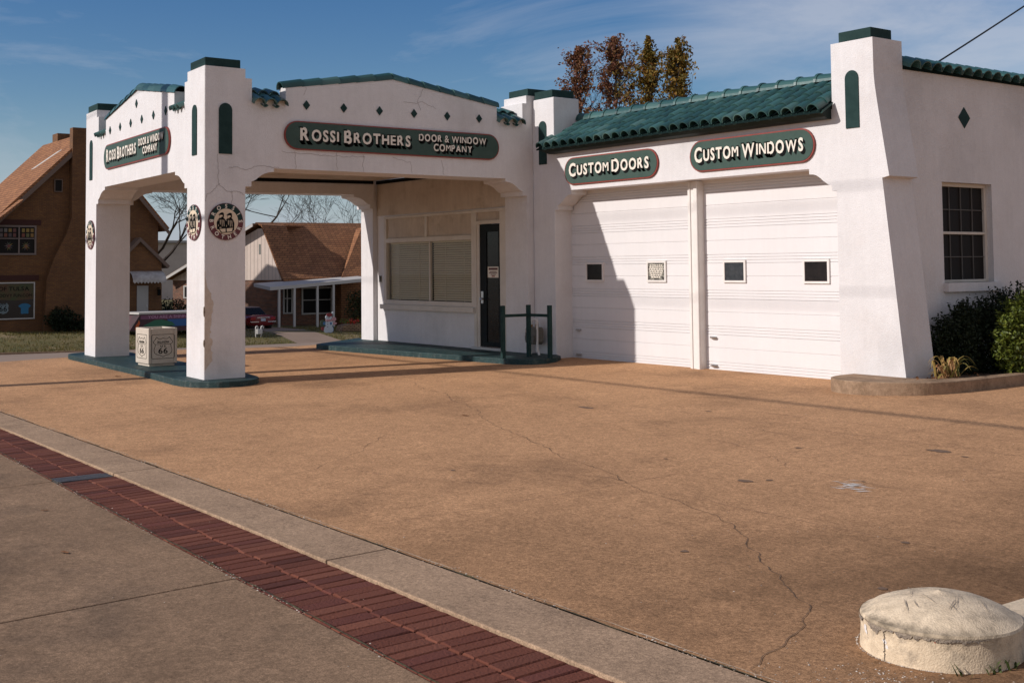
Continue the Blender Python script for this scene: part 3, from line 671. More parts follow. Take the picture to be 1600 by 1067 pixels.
# office wall (holes built as separate blocks)
def wy(mb, rects, y0, y1):
    for x0, x1, z0, z1 in rects: mb.box(x0, x1, y0, y1, z0, z1)
XO0, XO1 = -20.93, -16.605
m_ = MB(); wy(m_, [(XO0, -20.64, .05, 3.16), (-20.64, -17.57, .05, .69), (-17.57+0, -17.56, .05, .69), (-20.64, XO1, 2.50, 3.16), (-16.79, XO1, .05, 2.50)], 12.5, 12.75)
part('office_wall', m_, STUCCO)
m_ = MB(); wy(m_, [(XO0, XO1, 2.53, 3.165)], 12.492, 12.4985); 
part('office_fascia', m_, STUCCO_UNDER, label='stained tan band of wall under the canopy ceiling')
m_ = MB(); m_.box(-21.4, -16.62, 12.76, 17, -.3, 3.3); 
m_.v = [(v[0], v[1]+ (0 if v[1] > 13 else 1.1), v[2]) for v in m_.v]
part('office_block', m_, STUCCO)
win = link('shop_window', MB().box(-20.64, -17.56, 12.47, 12.56, 2.455, 2.505).box(-20.64, -20.55, 12.47, 12.56, .78, 2.455).box(-17.64, -17.56, 12.47, 12.56, .78, 2.455).box(-20.55, -17.64, 12.465, 12.56, 1.985, 2.07).box(-20.55, -17.64, 12.47, 12.56, .78, .87).box(-19.17, -19.09, 12.475, 12.56, 2.07, 2.455).box(-19.06, -19.02, 12.50, 12.56, .87, 1.985), TRIM, ST)
bevel(win, .006, 1)
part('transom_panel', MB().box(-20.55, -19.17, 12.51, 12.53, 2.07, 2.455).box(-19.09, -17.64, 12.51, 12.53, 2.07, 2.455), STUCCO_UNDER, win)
part('sill', MB().box(-20.72, -17.52, 12.42, 12.56, .69, .78), TRIM, win)
part('pane', MB().box(-20.55, -19.06, 12.525, 12.53, .87, 1.985).box(-19.02, -17.64, 12.525, 12.53, .87, 1.985), GLASS, win)
m_ = MB()
for k in range(26):
    z = .885+k*.0425
    for x0, x1 in ((-20.53, -19.07), (-19.01, -17.66)):
        m_.add([(x0, 12.566, z), (x1, 12.566, z), (x1, 12.590, z+.036), (x0, 12.590, z+.036), (x0, 12.569, z-.001), (x1, 12.569, z-.001), (x1, 12.593, z+.035), (x0, 12.593, z+.035)], [(0, 1, 2, 3), (7, 6, 5, 4), (0, 3, 7, 4), (1, 5, 6, 2), (0, 4, 5, 1), (3, 2, 6, 7)])
for x in (-20.2, -19.5, -18.6, -18.0): m_.box(x, x+.012, 12.568, 12.572, .87, 1.98)
m_.box(-20.53, -19.07, 12.56, 12.60, 1.955, 1.985); m_.box(-19.01, -17.66, 12.56, 12.60, 1.955, 1.985)
part('blind', m_, BLIND, win)
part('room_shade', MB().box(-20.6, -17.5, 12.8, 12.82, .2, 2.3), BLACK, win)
# entry door
door = link('entry_door', MB().box(-17.41, -17.22, 12.50, 12.545, .115, 2.243).box(-16.865, -16.795, 12.50, 12.545, .115, 2.243).box(-17.22, -16.865, 12.50, 12.545, 2.11, 2.243).box(-17.22, -16.865, 12.50, 12.545, .115, .19), mat('black_green_door', (.007, .009, .009), rough=.6, spec=.15), ST)
part('pane', MB().box(-17.22, -16.865, 12.515, 12.53, .19, 2.11), DARKGLASS, door)
part('door_frame', MB().box(-17.56, -17.485, 12.47, 12.56, .06, 2.455).box(-17.485, -17.41, 12.485, 12.56, .06, 2.25).box(-17.485, -16.79, 12.47, 12.56, 2.25, 2.31).box(-17.56, -16.62, 12.468, 12.56, 2.456, 2.51).box(-16.79, -16.62, 12.475, 12.56, .06, 2.455), TRIM, door)
part('transom_panel', MB().box(-17.485, -16.79, 12.51, 12.53, 2.31, 2.455), STUCCO_UNDER, door)
part('threshold', MB().box(-17.56, -16.70, 12.40, 12.56, .058, .10), mat('aluminium_sill', (.55, .52, .48), rough=.5, metallic=.3), door)
m_ = MB(); m_.tube([(-17.34, 12.50, .94), (-17.34, 12.44, .94)], .022, 10); m_.box(-17.375, -17.305, 12.488, 12.499, .86, 1.07)
m_.tube([(-17.34, 12.445, .94), (-17.27, 12.44, .935)], .012, 8); part('handle', m_, STEEL, door)
# garage front
def fy(a, b, d): return (a, d, b)
GX0, GX1 = -15.43, -9.80
m_ = MB(); g0 = GX0; g1 = GX1
gb = [(0, 2.42), (.07, 2.42), (.07, 2.49), (.105, 2.496), (.15, 2.52), (.20, 2.555), (.25, 2.595), (.31, 2.635), (.36, 2.65), (.425, 2.655), (.425, 2.725)]
prof = [(g0, 3.46)]+[(g0+a, b) for a, b in gb]+[(g1-a, b) for a, b in reversed(gb)]+[(g1, 3.46)]
m_.prism(prof, 12.6, 12.93, fy)
part('garage_lintel', m_, STUCCO)
m_ = MB(); m_.box(-15.995, GX0, 12.6, 13.15, -.08, 4.29); tow = bevel(part('garage_pier', m_, STUCCO), .012, 2)
m_ = MB(); m_.prism([(GX1, -.06), (GX1, 3.46), (-9.84, 3.46), (-9.84, 4.29), (-9.21, 4.29), (-9.206, 3.85), (-9.195, 3.70), (-9.165, 3.48), (-9.125, 3.22), (-9.02, 2.56), (-9.12, 2.54), (-9.0, 1.45), (-8.86, .14), (-8.845, -.06)], 12.6, 13.19, fy)
rp = part('garage_pier', m_, STUCCO, label='battered corner pier with a notched outer side')
m_ = MB(); m_.box(-9.725, -9.24, 12.61, 13.03, 4.29, 4.42); bevel(part('tower_cap', m_, GREEN, rp), .006, 1)
m_ = MB(); m_.box(-15.97, -15.50, 12.63, 13.10, 4.29, 4.425); bevel(part('tower_cap', m_, GREEN, tow), .006, 1)
T = lambda x0: (lambda a, b, d: (x0+a, 12.588+.014*d, b+.06))
niche(T(-9.527), rp); niche(T(-15.72), tow)
m_ = MB(); m_.box(-15.45, -9.25, 13.25, 22, 3.46, 3.62); part('garage_roof', m_, TILEB)
m_ = MB(); m_.box(-16.59, -9.35, 21.75, 22, -.1, 3.6); m_.box(-16.59, -16.3, 13.16, 21.75, -.1, 3.6); part('garage_rear_wall', m_, STUCCO)
# end wall with its window opening, plane x = -9.2
m_ = MB()
for y0, y1, z0, z1 in [(13.19, 13.98, -.1, 3.94), (15.11, 22, -.1, 3.94), (13.98, 15.11, -.1, 1.24), (13.98, 15.11, 2.545, 3.94)]: m_.box(-9.45, -9.22, y0, y1, z0, z1)
part('garage_end_wall', m_, STUCCO)
m_ = MB(); m_.prism([(14.385, 3.408), (14.518, 3.268), (14.65, 3.408), (14.518, 3.548)], -9.23, -9.212, lambda a, b, d: (d, a, b)); part('diamond_inlay', m_, GREEN)
m_ = MB(); m_.box(-9.36, -9.30, 13.98, 14.025, 1.24, 2.545).box(-9.36, -9.30, 15.055, 15.11, 1.24, 2.545).box(-9.36, -9.30, 14.025, 15.055, 2.495, 2.545).box(-9.36, -9.30, 14.025, 15.055, 1.24, 1.275).box(-9.355, -9.305, 14.025, 15.055, 1.87, 1.905)
sw = bevel(link('side_window', m_, TRIM, ST), .004, 1)
m_ = MB()
for k in range(1, 4): m_.box(-9.333, -9.318, 14.025+1.03*k/4-.006, 14.025+1.03*k/4+.006, 1.275, 1.87).box(-9.333, -9.318, 14.025+1.03*k/4-.006, 14.025+1.03*k/4+.006, 1.905, 2.495)
for z in (1.575, 2.195): m_.box(-9.332, -9.319, 14.025, 15.055, z-.006, z+.006)
part('glazing_bars', m_, mat('dim_glazing_bar', (.10, .092, .083), rough=.7), sw)
part('pane', MB().box(-9.345, -9.335, 14.0, 15.08, 1.26, 2.52), SCREEN, sw)
part('sill', MB().box(-9.36, -9.15, 13.96, 15.19, 1.125, 1.24), STUCCO, sw)
m_ = MB(); y = 13.20; k = 0
while y < 22:
    barrel(m_, (-9.42, y+.105, 4.075), (-9.10, y+.105, 3.945), (0, 0, 1), .098, .112, 7); barrel(m_, (-9.42, y+.105, 4.075), (-9.75, y+.105, 3.96), (0, 0, 1), .098, .112, 7); y += .225
part('wall_coping', m_, TILE)
part('coping_bed', MB().box(-9.5, -9.2, 13.2, 22, 3.94, 3.985), TILEB)
# garage tiled eave roof
m_ = MB(); ex0, ex1 = -15.60, -9.845
P0, P1 = Vector((0, 12.36, 3.425)), Vector((0, 13.20, 3.885))
ncol = 28; cw = (ex1-ex0)/ncol; ncr = 4; rj = random.Random(5)
for c in range(ncol):
    x = ex0+cw*(c+.5)
    if x < -15.44: continue_rows = 3
    else: continue_rows = ncr
    for j in range(ncr):
        if x < -15.43 and j >= 2: continue
        a, b = P0.lerp(P1, j/ncr-(.03 if j else 0)), P0.lerp(P1, (j+1)/ncr)
        jx = rj.uniform(-.006, .006)
        barrel(m_, (x+jx, b.y, b.z+.006), (x+jx, a.y-.008, a.z+.013), (0, -.48, .88), cw*.40, cw*.47, 9, math.pi*.98)
        if j == 0: barrel(m_, (x+cw*.5, b.y, b.z+.012), (x+cw*.5, a.y-.004, a.z+.012), (0, .48, -.88), cw*.22, cw*.26, 5, math.pi*.9)
part('roof_tiles', m_, TILE)
m_ = MB(); m_.add([(ex0, 12.36, 3.42), (ex1, 12.36, 3.42), (ex1, 13.22, 3.885), (ex0, 13.22, 3.885), (ex0, 12.36, 3.40), (ex1, 12.36, 3.40), (ex1, 13.22, 3.84), (ex0, 13.22, 3.84)], [(0, 1, 2, 3), (7, 6, 5, 4), (0, 4, 5, 1), (3, 2, 6, 7), (0, 3, 7, 4), (1, 5, 6, 2)])
for v in range(len(m_.v)):
    if m_.v[v][1] > 13 and m_.v[v][0] < -15: m_.v[v] = (-15.44, m_.v[v][1], m_.v[v][2])
part('roof_deck', m_, TILEB)
m_ = MB(); x = -15.44; L = (-9.845+15.44)/17
for k in range(17): barrel(m_, (x+k*L, 13.20, 3.925), (x+(k+1)*L+.03, 13.20, 3.925), (0, 0, 1), .120, .098, 9); barrel(m_, (x+k*L-.004, 13.20, 3.927), (x+k*L+.035, 13.20, 3.927), (0, 0, 1), .134, .130, 9)
part('ridge_tiles', m_, TILE)
m_ = MB(); gut = [(12.595, 3.335), (12.52, 3.338), (12.46, 3.36), (12.41, 3.405), (12.385, 3.44), (12.595, 3.50)]
m_.prism(gut, ex0+.03, ex1-.005, lambda a, b, d: (d+(.165 if (a > 12.55 and d < -15) else (.1 if a > 12.44 and d < -15 else 0)), a, b)); part('eave_gutter', m_, FASCIA)
# garage doors
def garage_door(x0, x1, hx, wins):
    m_ = MB(); H0, H1 = -.012, 2.70; rows = 5; ph = (2.545-H0)/rows
    prof = []
    for k in range(6):
        z = H0+k*ph
        if z > H1: break
        # each section: a flat field and ribs along its joint
        prof += [(0, z), (.000, z+.012), (.014, z+.016)]
    pr = [(.0, H0)]
    for k in range(6):
        z0_ = H0+k*ph
        zs = [(z0_+.000, .014), (z0_+.003, 0), (z0_+.030, 0), (z0_+.034, .011), (z0_+.043, .011), (z0_+.046, 0), (z0_+.070, 0), (z0_+.074, .011), (z0_+.083, .011), (z0_+.086, 0), (z0_+.110, 0), (z0_+.114, .011), (z0_+.123, .011), (z0_+.126, 0), (z0_+.315, 0), (z0_+.319, .009), (z0_+.326, .009), (z0_+.329, 0), (z0_+ph-.002, 0)]
        pr += [(d, z) for z, d in zs if z < H1]
    pr.append((0, H1))
    n = len(pr); vs = [(x0, 12.95+d, z) for d, z in pr]+[(x1, 12.95+d, z) for d, z in pr]
    m_.add(vs, [(i, i+n, i+n+1, i+1) for i in range(n-1)])
    m_.box(x0, x1, 12.978, 12.99, H0, H1)
    d = link('garage_door', m_, WHITE, ST)
    part('bottom_seal', MB().box(x0, x1, 12.945, 12.97, -.06, H0+.004), BLACK, d)
    for wx0, wx1, z0_, z1_, mt in wins:
        f = MB(); f.box(wx0-.03, wx0, 12.925, 12.955, z0_-.03, z1_+.03).box(wx1, wx1+.03, 12.925, 12.955, z0_-.03, z1_+.03).box(wx0, wx1, 12.925, 12.955, z0_-.03, z0_).box(wx0, wx1, 12.925, 12.955, z1_, z1_+.03)
        part('window_frame', f, DOORTRIM, d); part('pane', MB().box(wx0, wx1, 12.938, 12.946, z0_, z1_), mt, d)
    for hz in (.455, .055):
        h = MB(); h.box(hx, hx+.11, 12.925, 12.949, hz-.012, hz+.016).tube([(hx+.01, 12.925, hz), (hx+.03, 12.90, hz), (hx+.10, 12.90, hz), (hx+.12, 12.925, hz)], .010, 6); part('handle', h, STEEL, d)
    return d
MOTT = mat('taped_glass', (.26, .25, .21), (.05, .045, .04), 26, .4, lo=.47, hi=.53)
DG2 = mat('blue_dark_glass', (.030, .035, .040), (.055, .06, .065), 14, .3, spec=.2)
DG3 = mat('dusty_dark_glass', (.020, .016, .015), (.010, .009, .009), 10, .3, spec=.2)
gd1 = garage_door(-15.43, -12.64, -15.32, [(-15.03, -14.66, 1.275, 1.525, DARKGLASS), (-13.60, -13.245, 1.275, 1.535, MOTT)])
gd2 = garage_door(-12.43, -9.80, -12.33, [(-12.03, -11.67, 1.275, 1.53, DG2), (-10.605, -10.235, 1.27, 1.53, DG3)])
# stuck-on notice on the taped pane: letters lost in wear, built as white scribble strokes
m_ = MB(); rs = random.Random(4)
for k in range(7):
    z = 1.50-k*.030; x0, x1 = -13.585+abs(k-2)*.012, -13.27-abs(k-2)*.014
    xx = x0
    while xx < x1:
        w = rs.uniform(.02, .05); m_.box(xx, min(xx+w, x1), 12.934, 12.9365, z-.010, z+.010); xx += w+.012
part('notice_lettering', m_, CREAM, gd1)
m_ = MB(); m_.box(-12.64, -12.43, 12.83, 12.98, -.05, 2.72).box(-12.60, -12.575, 12.815, 12.83, -.05, 2.72).box(-12.50, -12.43, 12.805, 12.83, -.05, 2.72)
bevel(part('door_post', m_, DOORTRIM), .005, 1)
part('garage_head', MB().box(-15.43, -9.8, 12.93, 13.0, 2.70, 3.3), DOORTRIM)
# bare render patch and hairline cracks on the front pillar
m_ = MB()
def blob(mb, pts, T, d=.003, th=.004):
    mb.prism(pts, -d, -d+th, T)
rp_ = random.Random(8); Lp = []
for k in range(90):
    z = .10+k*.0155; env = min(1, (z-.08)/.12)*(1 if z < 1.0 else max(.10, 1-(z-1.0)*2.2))
    w = (.115+.085*mnoise.noise((z*2.4, 3, 1))+.05*mnoise.noise((z*9, 1, 4))+.028*mnoise.noise((z*28, 2, 2)))*env; Lp.append((max(.012, w), z))
blob(m_, [(.006, .10)]+Lp+[(.006, 1.48)], lambda a, b, d: CW(d, a, b))
part('bare_patch', m_, mat('exposed_render', (.60, .51, .425), (.52, .43, .35), 14, 1, .5, 60), pil[0])
m_ = MB()
for z0_, z1_ in ((.84, .98), (.42, .52)):
    b = len(m_.v); n = 7
    for k in range(n+1):
        z = z0_+(z1_-z0_)*k/n; w = .018*math.sin(math.pi*k/n)+.003+rp_.uniform(0, .004)
        m_.v += [CW(w, -.004, z), CW(-.005, -.005, z), CW(-.004, w*.6, z)]
    for k in range(n): m_.f += [(b+3*k, b+3*k+1, b+3*k+4, b+3*k+3), (b+3*k+1, b+3*k+2, b+3*k+5, b+3*k+4)]; m_.m += [0, 0]
part('chipped_corner', m_, mat('chip_dark', (.10, .075, .055), (.30, .24, .18), 30, 1, 1, 60), pil[0])
def wallcrack(mb, pts, T, w=.005, seed=0):
    P = []
    for (a0, b0), (a1, b1) in zip(pts, pts[1:]):
        for i in range(14):
            t = i/14; a, b = a0+(a1-a0)*t, b0+(b1-b0)*t; P.append((a+.03*mnoise.noise((a*9, b*9, seed))+.016*mnoise.noise((a*30, b*30, seed)), b+.03*mnoise.noise((a*9, b*9, seed+5))+.016*mnoise.noise((a*30, b*30, seed+3))))
    P.append(pts[-1]); b = len(mb.v)
    for i, (x, y) in enumerate(P):
        x2, y2 = P[min(i+1, len(P)-1)]; x1, y1 = P[max(i-1, 0)]; L = math.hypot(x2-x1, y2-y1) or 1
        for s in (1, -1): mb.v.append(T(x-(y2-y1)/L*w*.5*s, y+(x2-x1)/L*w*.5*s))
    for i in range(len(P)-1): mb.f.append((b+2*i, b+2*i+1, b+2*i+3, b+2*i+2)); mb.m.append(0)
m_ = MB(); Tf = lambda a, b: CW(-.004, a, b)
for k, c in enumerate([[(.20, 3.12), (.21, 2.7), (.34, 2.6), (.55, 2.62), (.60, 2.55)], [(.21, 2.7), (.05, 2.55), (.02, 2.45)], [(.42, 2.60), (.40, 2.42)], [(.38, 2.95), (.6, 2.93), (.9, 2.98), (1.15, 2.96)], [(1.4, 3.22), (1.42, 2.96)], [(1.2, 3.2), (1.7, 3.2), (2.0, 3.17), (2.6, 3.19)], [(2.55, 3.22), (2.57, 2.96)], [(3.1, 3.21), (3.4, 3.15), (3.45, 2.97)], [(3.65, 4.30), (3.55, 4.1), (3.62, 3.98)], [(2.1, 3.23), (2.12, 2.97)], [(3.3, 4.08), (3.7, 4.1), (3.9, 4.02)], [(4.0, 3.2), (4.05, 2.97)], [(1.6, 4.19), (1.55, 4.06)]]):
    wallcrack(m_, c, Tf, .0045, k)
part('wall_crack', m_, mat('hairline_crack', (.30, .26, .235), rough=1))

# ------------------------------------------------------------------ signs
def build_sign(label, o, r, n, w, h, lines, name='wall_sign', shadow=(.036, -.040)):
    T = frame(o, r, n); t = thing(name, label, 'sign', o, 'green oval business signs')
    part('border', MB().prism(stadium(w, h), 0, .028, T), SIGNR, t)
    part('board', MB().prism(stadium(w-.036, h-.036), .0285, .033, T), SIGNG, t)
    for segs, wd, x0, y0 in lines:
        ls = MB(); dk = MB()
        for bold, i, mb_ in ((.075, 0, dk), (.052, 1, ls)):
            if i == 0:
                for q in range(1, 5):
                    V, F = text_mb(segs, wd, .0335+.0005*q, .0339+.0005*q, .050, x0+shadow[0]*(5-q)/4, y0+shadow[1]*(5-q)/4, serif=.09); mapped(mb_, V, F, T)
            else:
                V, F = text_mb(segs, wd, .0365, .0395, .042, x0, y0, serif=.09); mapped(mb_, V, F, T)
        part('letter_shadow', dk, BLACK, t); part('lettering', ls, CREAM, t)
    return t
build_sign('long dark green oval sign on the shaded canopy side facing the forecourt', (-15.998, 9.923, 3.456), (0, 1, 0), (1, 0, 0), 3.905, .425,
  [([('R', .205, 0), ('OSSI', .165, .012), (' ', .2, 0), ('B', .205, 0), ('ROTHERS', .165, .012)], 1.937, 8.205-9.923, 3.375-3.456),
   ([('DOOR & WINDOW', .112, 0)], 1.324, 10.29-9.923, 3.487-3.456), ([('COMPANY', .112, 0)], .76, 10.576-9.923, 3.342-3.456)])
rL = Vector((Ac.x-Cc.x, Ac.y-Cc.y, 0)).normalized(); nL = Vector((rL.y, -rL.x, 0)); KU = (Ac-Cc).length/UL
def LP(u, z): p = CW(u, 0, z); return Vector(p)+nL*.002
uc = (20.154+17.205)/2-16
def lx(xn): return (uc-(-xn-16))*KU
build_sign('long green oval sign on the sunlit canopy end with a pole shadow across it', LP(uc, 3.456), rL, nL, 2.95*KU, .425,
  [([('R', .205, 0), ('OSSI', .165, .012), (' ', .2, 0), ('B', .205, 0), ('ROTHERS', .165, .012)], 1.433*KU, lx(-20.005), 3.375-3.456),
   ([('DOOR & WINDOW', .112, 0)], 1.06*KU, lx(-18.467), 3.487-3.456), ([('COMPANY', .112, 0)], .614*KU, lx(-18.273), 3.342-3.456)])
build_sign('shorter green oval sign over the left garage door reading Custom Doors', (-14.055, 12.598, 3.022), (1, 0, 0), (0, -1, 0), 2.16, .44,
  [([('C', .205, 0), ('USTOM', .168, .012), (' ', .16, 0), ('D', .205, 0), ('OORS', .168, .012)], 1.851, -15.01+14.055, 2.942-3.022)])
build_sign('green oval sign over the right garage door reading Custom Windows', (-11.214, 12.598, 3.04), (1, 0, 0), (0, -1, 0), 2.218, .445,
  [([('C', .205, 0), ('USTOM', .168, .012), (' ', .16, 0), ('W', .205, 0), ('INDOWS', .168, .012)], 1.941, -12.22+11.214, 2.957-3.04)])
# round badges
def badge(label, o, r, n, rx, rz):
    T0 = frame(o, r, n); T = lambda x, y, z: T0(x*rx, y*rz, z)
    t = thing('round_badge', label, 'sign', o, 'round emblem badges on the canopy pillars')
    part('rim', MB().prism(circle(1.0, 40), 0, .018, T), MAROON, t)
    up = [(math.cos(a), math.sin(a)) for a in [math.pi*(.04+.92*k/24) for k in range(25)]]
    part('upper_band', MB().prism([(x*.97, y*.97) for x, y in up]+[(x*.70, y*.70) for x, y in reversed(up)], .0182, .0200, T), GREEN, t)
    part('disc', MB().prism(circle(.70, 36), .0182, .0215, T), TAN, t)
    ring = [(math.cos(2*math.pi*k/40), math.sin(2*math.pi*k/40)) for k in range(40)]
    m_ = MB()
    for s, a0, a1, flip in (('ROSSI', 150, 30, 1), ('BROTHERS', 178, 362, -1)):
        for i, ch in enumerate(s):
            a = R(a0+(a1-a0)*i/(len(s)-1)); V, F = text_mb([(ch, .21, 0)], .2, .0202, .0216, .03, fit=False)
            w = max(v[0] for v in V); rot = a-math.pi/2 if flip == 1 else a+math.pi/2
            c, s_ = math.cos(rot), math.sin(rot); rr_ = .735 if flip == 1 else .945
            cx, cy = math.cos(a)*rr_, math.sin(a)*rr_
            V = [(cx+(v[0]-w/2)*c-v[1]*s_, cy+(v[0]-w/2)*s_+v[1]*c, v[2]) for v in V]; mapped(m_, V, F, T)
    part('lettering', m_, CREAM, t)
    # two workmen in caps leaning over a frame, as dark shapes on the disc
    m_ = MB()
    lt = MB()
    def ell(cx, cy, rx, ry, n=16): return [(cx+rx*math.cos(2*math.pi*k/n), cy+ry*math.sin(2*math.pi*k/n)) for k in range(n)]
    for i, (dx, dy) in enumerate(((-.26, .0), (.20, -.02))):
        P_ = lambda pts: [(x+dx, y+dy) for x, y in pts]; z = .0216+.0030*i
        body = [(-.10, .22), (.10, .22), (.20, .12), (.27, -.06), (.25, -.46), (-.27, -.42), (-.29, -.05), (-.20, .12)]
        m_.prism(P_(body), z, z+.0008, T)
        m_.prism(P_(ell(0, .31, .135, .165)), z, z+.0009, T)
        lt.prism(P_(ell(-.035, .285, .085, .105)), z+.001, z+.0014, T)                                          # face turned to the left
        m_.prism(P_([(-.20, .35), (-.10, .345), (.13, .37), (.12, .46), (.02, .50), (-.09, .45)]), z+.0014, z+.0018, T)  # flat cap
        m_.prism(P_([(-.07, .21), (.0, .17), (.07, .20), (.04, .27), (-.02, .245)]), z+.0014, z+.0018, T)       # beard
        for q in range(4): lt.prism(P_([(-.20+.10*q, .10-.02*abs(q-1.5)), (-.165+.10*q, .11-.02*abs(q-1.5)), (-.175+.11*q, -.26), (-.20+.11*q, -.26)]), z+.001, z+.0014, T)   # creases of the coat
        m_.prism(P_([(-.27, .02), (-.17, .06), (-.02, -.30), (-.12, -.34)]), z+.0014, z+.0018, T); lt.prism(P_(ell(-.07, -.35, .06, .05)), z+.0018, z+.0022, T)    # arm and hand
    fr_ = [(-.46, -.36), (.44, -.28), (.36, -.57), (-.30, -.62)]
    m_.prism(fr_, .0270, .0276, T)
    lt.prism([(-.39, -.405), (-.05, -.375), (-.04, -.56), (-.26, -.575)], .0277, .0282, T); lt.prism([(.02, -.37), (.37, -.335), (.32, -.53), (.03, -.555)], .0277, .0282, T)
    part('figure_lights', lt, TAN, t)
    part('figures', m_, BLACK, t)
badge('round emblem badge on the shaded side of the front pillar', (-15.998, 7.062, 2.17), (0, 1, 0), (1, 0, 0), .262, .262)
badge('round emblem badge on the sunlit side of the front pillar', LP(.335, 2.168), rL, nL, .245*KU, .255)
badge('round emblem badge on the leftmost canopy pillar', LP(4.90, 2.14), rL, nL, .222*KU, .26)
# notice on the entry door glass
t = thing('door_notice', 'white paper notice stuck on the dark entry door glass', 'notice', (-17.03, 12.5, 1.4))
part('sheet', MB().box(-17.19, -16.87, 12.508, 12.512, 1.31, 1.50), CREAM, t)
m_ = MB(); m_.box(-17.16, -16.90, 12.5055, 12.5075, 1.445, 1.48)
for z, a, b in ((1.415, -17.13, -16.93), (1.39, -17.15, -16.91), (1.365, -17.10, -16.95)): m_.box(a, b, 12.5055, 12.5075, z-.006, z+.006)
part('print', m_, mat('notice_ink', (.10, .03, .025), rough=.7), t)
part('red_line', MB().box(-17.07, -16.98, 12.5055, 12.5075, 1.325, 1.345), SIGNR, t)

# ------------------------------------------------------------------ kerbed islands
def island(poly, z0, z1, mats, name, label, cat):
    m_ = MB(); m_.prism(poly, 0, 1, lambda a, b, d: (a, b, z1 if d else (zg(b)-.08)))
    return bevel(single(name, m_, mats, label, cat), .012, 2)
def arcpts(cx, cy, rx, ry, a0, a1, n=10): return [(cx+rx*math.cos(R(a0+(a1-a0)*k/n)), cy+ry*math.sin(R(a0+(a1-a0)*k/n))) for k in range(n+1)]
isl = [(-22.5, 6.86), (-17.9, 6.62), (-16.5, 6.50)]+arcpts(-16.3, 7.06, .75, .56, -80, 80, 12)+[(-16.6, 7.68), (-22.5, 7.98)]+arcpts(-22.5, 7.42, .45, .56, 90, 270, 8)[1:-1]
island(isl, 0, ZB, GREENK, 'kerb_island', 'low green painted concrete island under the canopy pillars and bin', 'kerb')
stp = [(-20.75, 11.02), (-20.4, 10.98), (-19.09, 11.08), (-16.72, 11.33), (-15.3, 11.46)]+[(-15.06, 11.53), (-14.9, 11.68), (-14.84, 11.9), (-14.95, 12.2), (-15.2, 12.5), (-15.44, 12.62), (-16.7, 12.62), (-21.9, 12.6), (-21.75, 12.4)]
island(stp, 0, .058, GREENK, 'office_step', 'dark green painted concrete step along the office wall and door', 'step')
bed = thing('kerb_bed', 'concrete edged planting bed wrapping the right hand corner pier', 'kerb', (-8.6, 13, 0))
kb = [(-9.62, 12.62), (-9.60, 12.28), (-9.52, 12.05), (-9.36, 11.88), (-9.15, 11.80), (-8.9, 11.82), (-8.62, 11.98), (-8.40, 12.2), (-8.28, 12.52), (-8.22, 12.95), (-8.24, 14.2), (-8.3, 22), (-8.48, 22), (-8.42, 14.2), (-8.42, 13.1), (-8.62, 12.72), (-8.8, 12.60)]
def crom(p, n=6):
    o = []
    for i in range(len(p)-1):
        a, b, c, d = p[max(i-1, 0)], p[i], p[i+1], p[min(i+2, len(p)-1)]
        for k in range(n):
            t = k/n; o.append(tuple(.5*((2*b[j])+(-a[j]+c[j])*t+(2*a[j]-5*b[j]+4*c[j]-d[j])*t*t+(-a[j]+3*b[j]-3*c[j]+d[j])*t**3) for j in (0, 1)))
    return o+[p[-1]]
kb = crom(kb[:11])+kb[11:]
m_ = MB(); m_.prism(kb, 0, 1, lambda a, b, d: (a, b, .135 if d else zg(b)-.08)); bevel(part('kerb', m_, CONC_K, bed), .012, 2)
m_ = MB(); m_.prism([(-8.86, 12.65), (-8.62, 12.72), (-8.42, 13.1), (-8.42, 14.2), (-8.48, 22), (-9.22, 22), (-9.22, 13.2), (-8.86, 13.2)], 0, 1, lambda a, b, d: (a, b, .105 if d else -.08)); part('soil', m_, SOIL, bed)

# ------------------------------------------------------------------ litter bin
BX0, BX1, BY0, BY1 = -19.37, -18.787, 6.985, 7.465
t = thing('litter_bin', 'square cream concrete litter bin with a route shield outlined on its sides', 'bin', (-19.1, 7.2, ZB))
m_ = MB(); z0_, z1_ = .0, .567
w = .055
m_.box(BX0, BX1, BY0, BY0+w, z0_, z1_).box(BX0, BX1, BY1-w, BY1, z0_, z1_).box(BX0, BX0+w, BY0+w, BY1-w, z0_, z1_).box(BX1-w, BX1, BY0+w, BY1-w, z0_, z1_)
bevel(part('bin_body', m_, BINC, t), .012, 2)
part('bin_base', MB().box(BX0+.04, BX1-.04, BY0+.03, BY1-.03, ZB, .0), BINC, t)
part('liner', MB().box(BX0+w, BX1-w, BY0+w, BY1-w, .30, .33), BLACK, t)
def outline(mb, pts, T, wd=.006, closed=True, d0=.0005, d1=.003):
    n = len(pts)
    for i in range(n if closed else n-1):
        (x0, y0), (x1, y1) = pts[i], pts[(i+1) % n]; L = math.hypot(x1-x0, y1-y0) or 1; nx, ny = -(y1-y0)/L*wd/2, (x1-x0)/L*wd/2; ex, ey = (x1-x0)/L*wd*.3, (y1-y0)/L*wd*.3
        q = .00004*i
        mb.prism([(x0-ex+nx, y0-ey+ny), (x0-ex-nx, y0-ey-ny), (x1+ex-nx, y1+ey-ny), (x1+ex+nx, y1+ey+ny)], d0, d1+q, T)
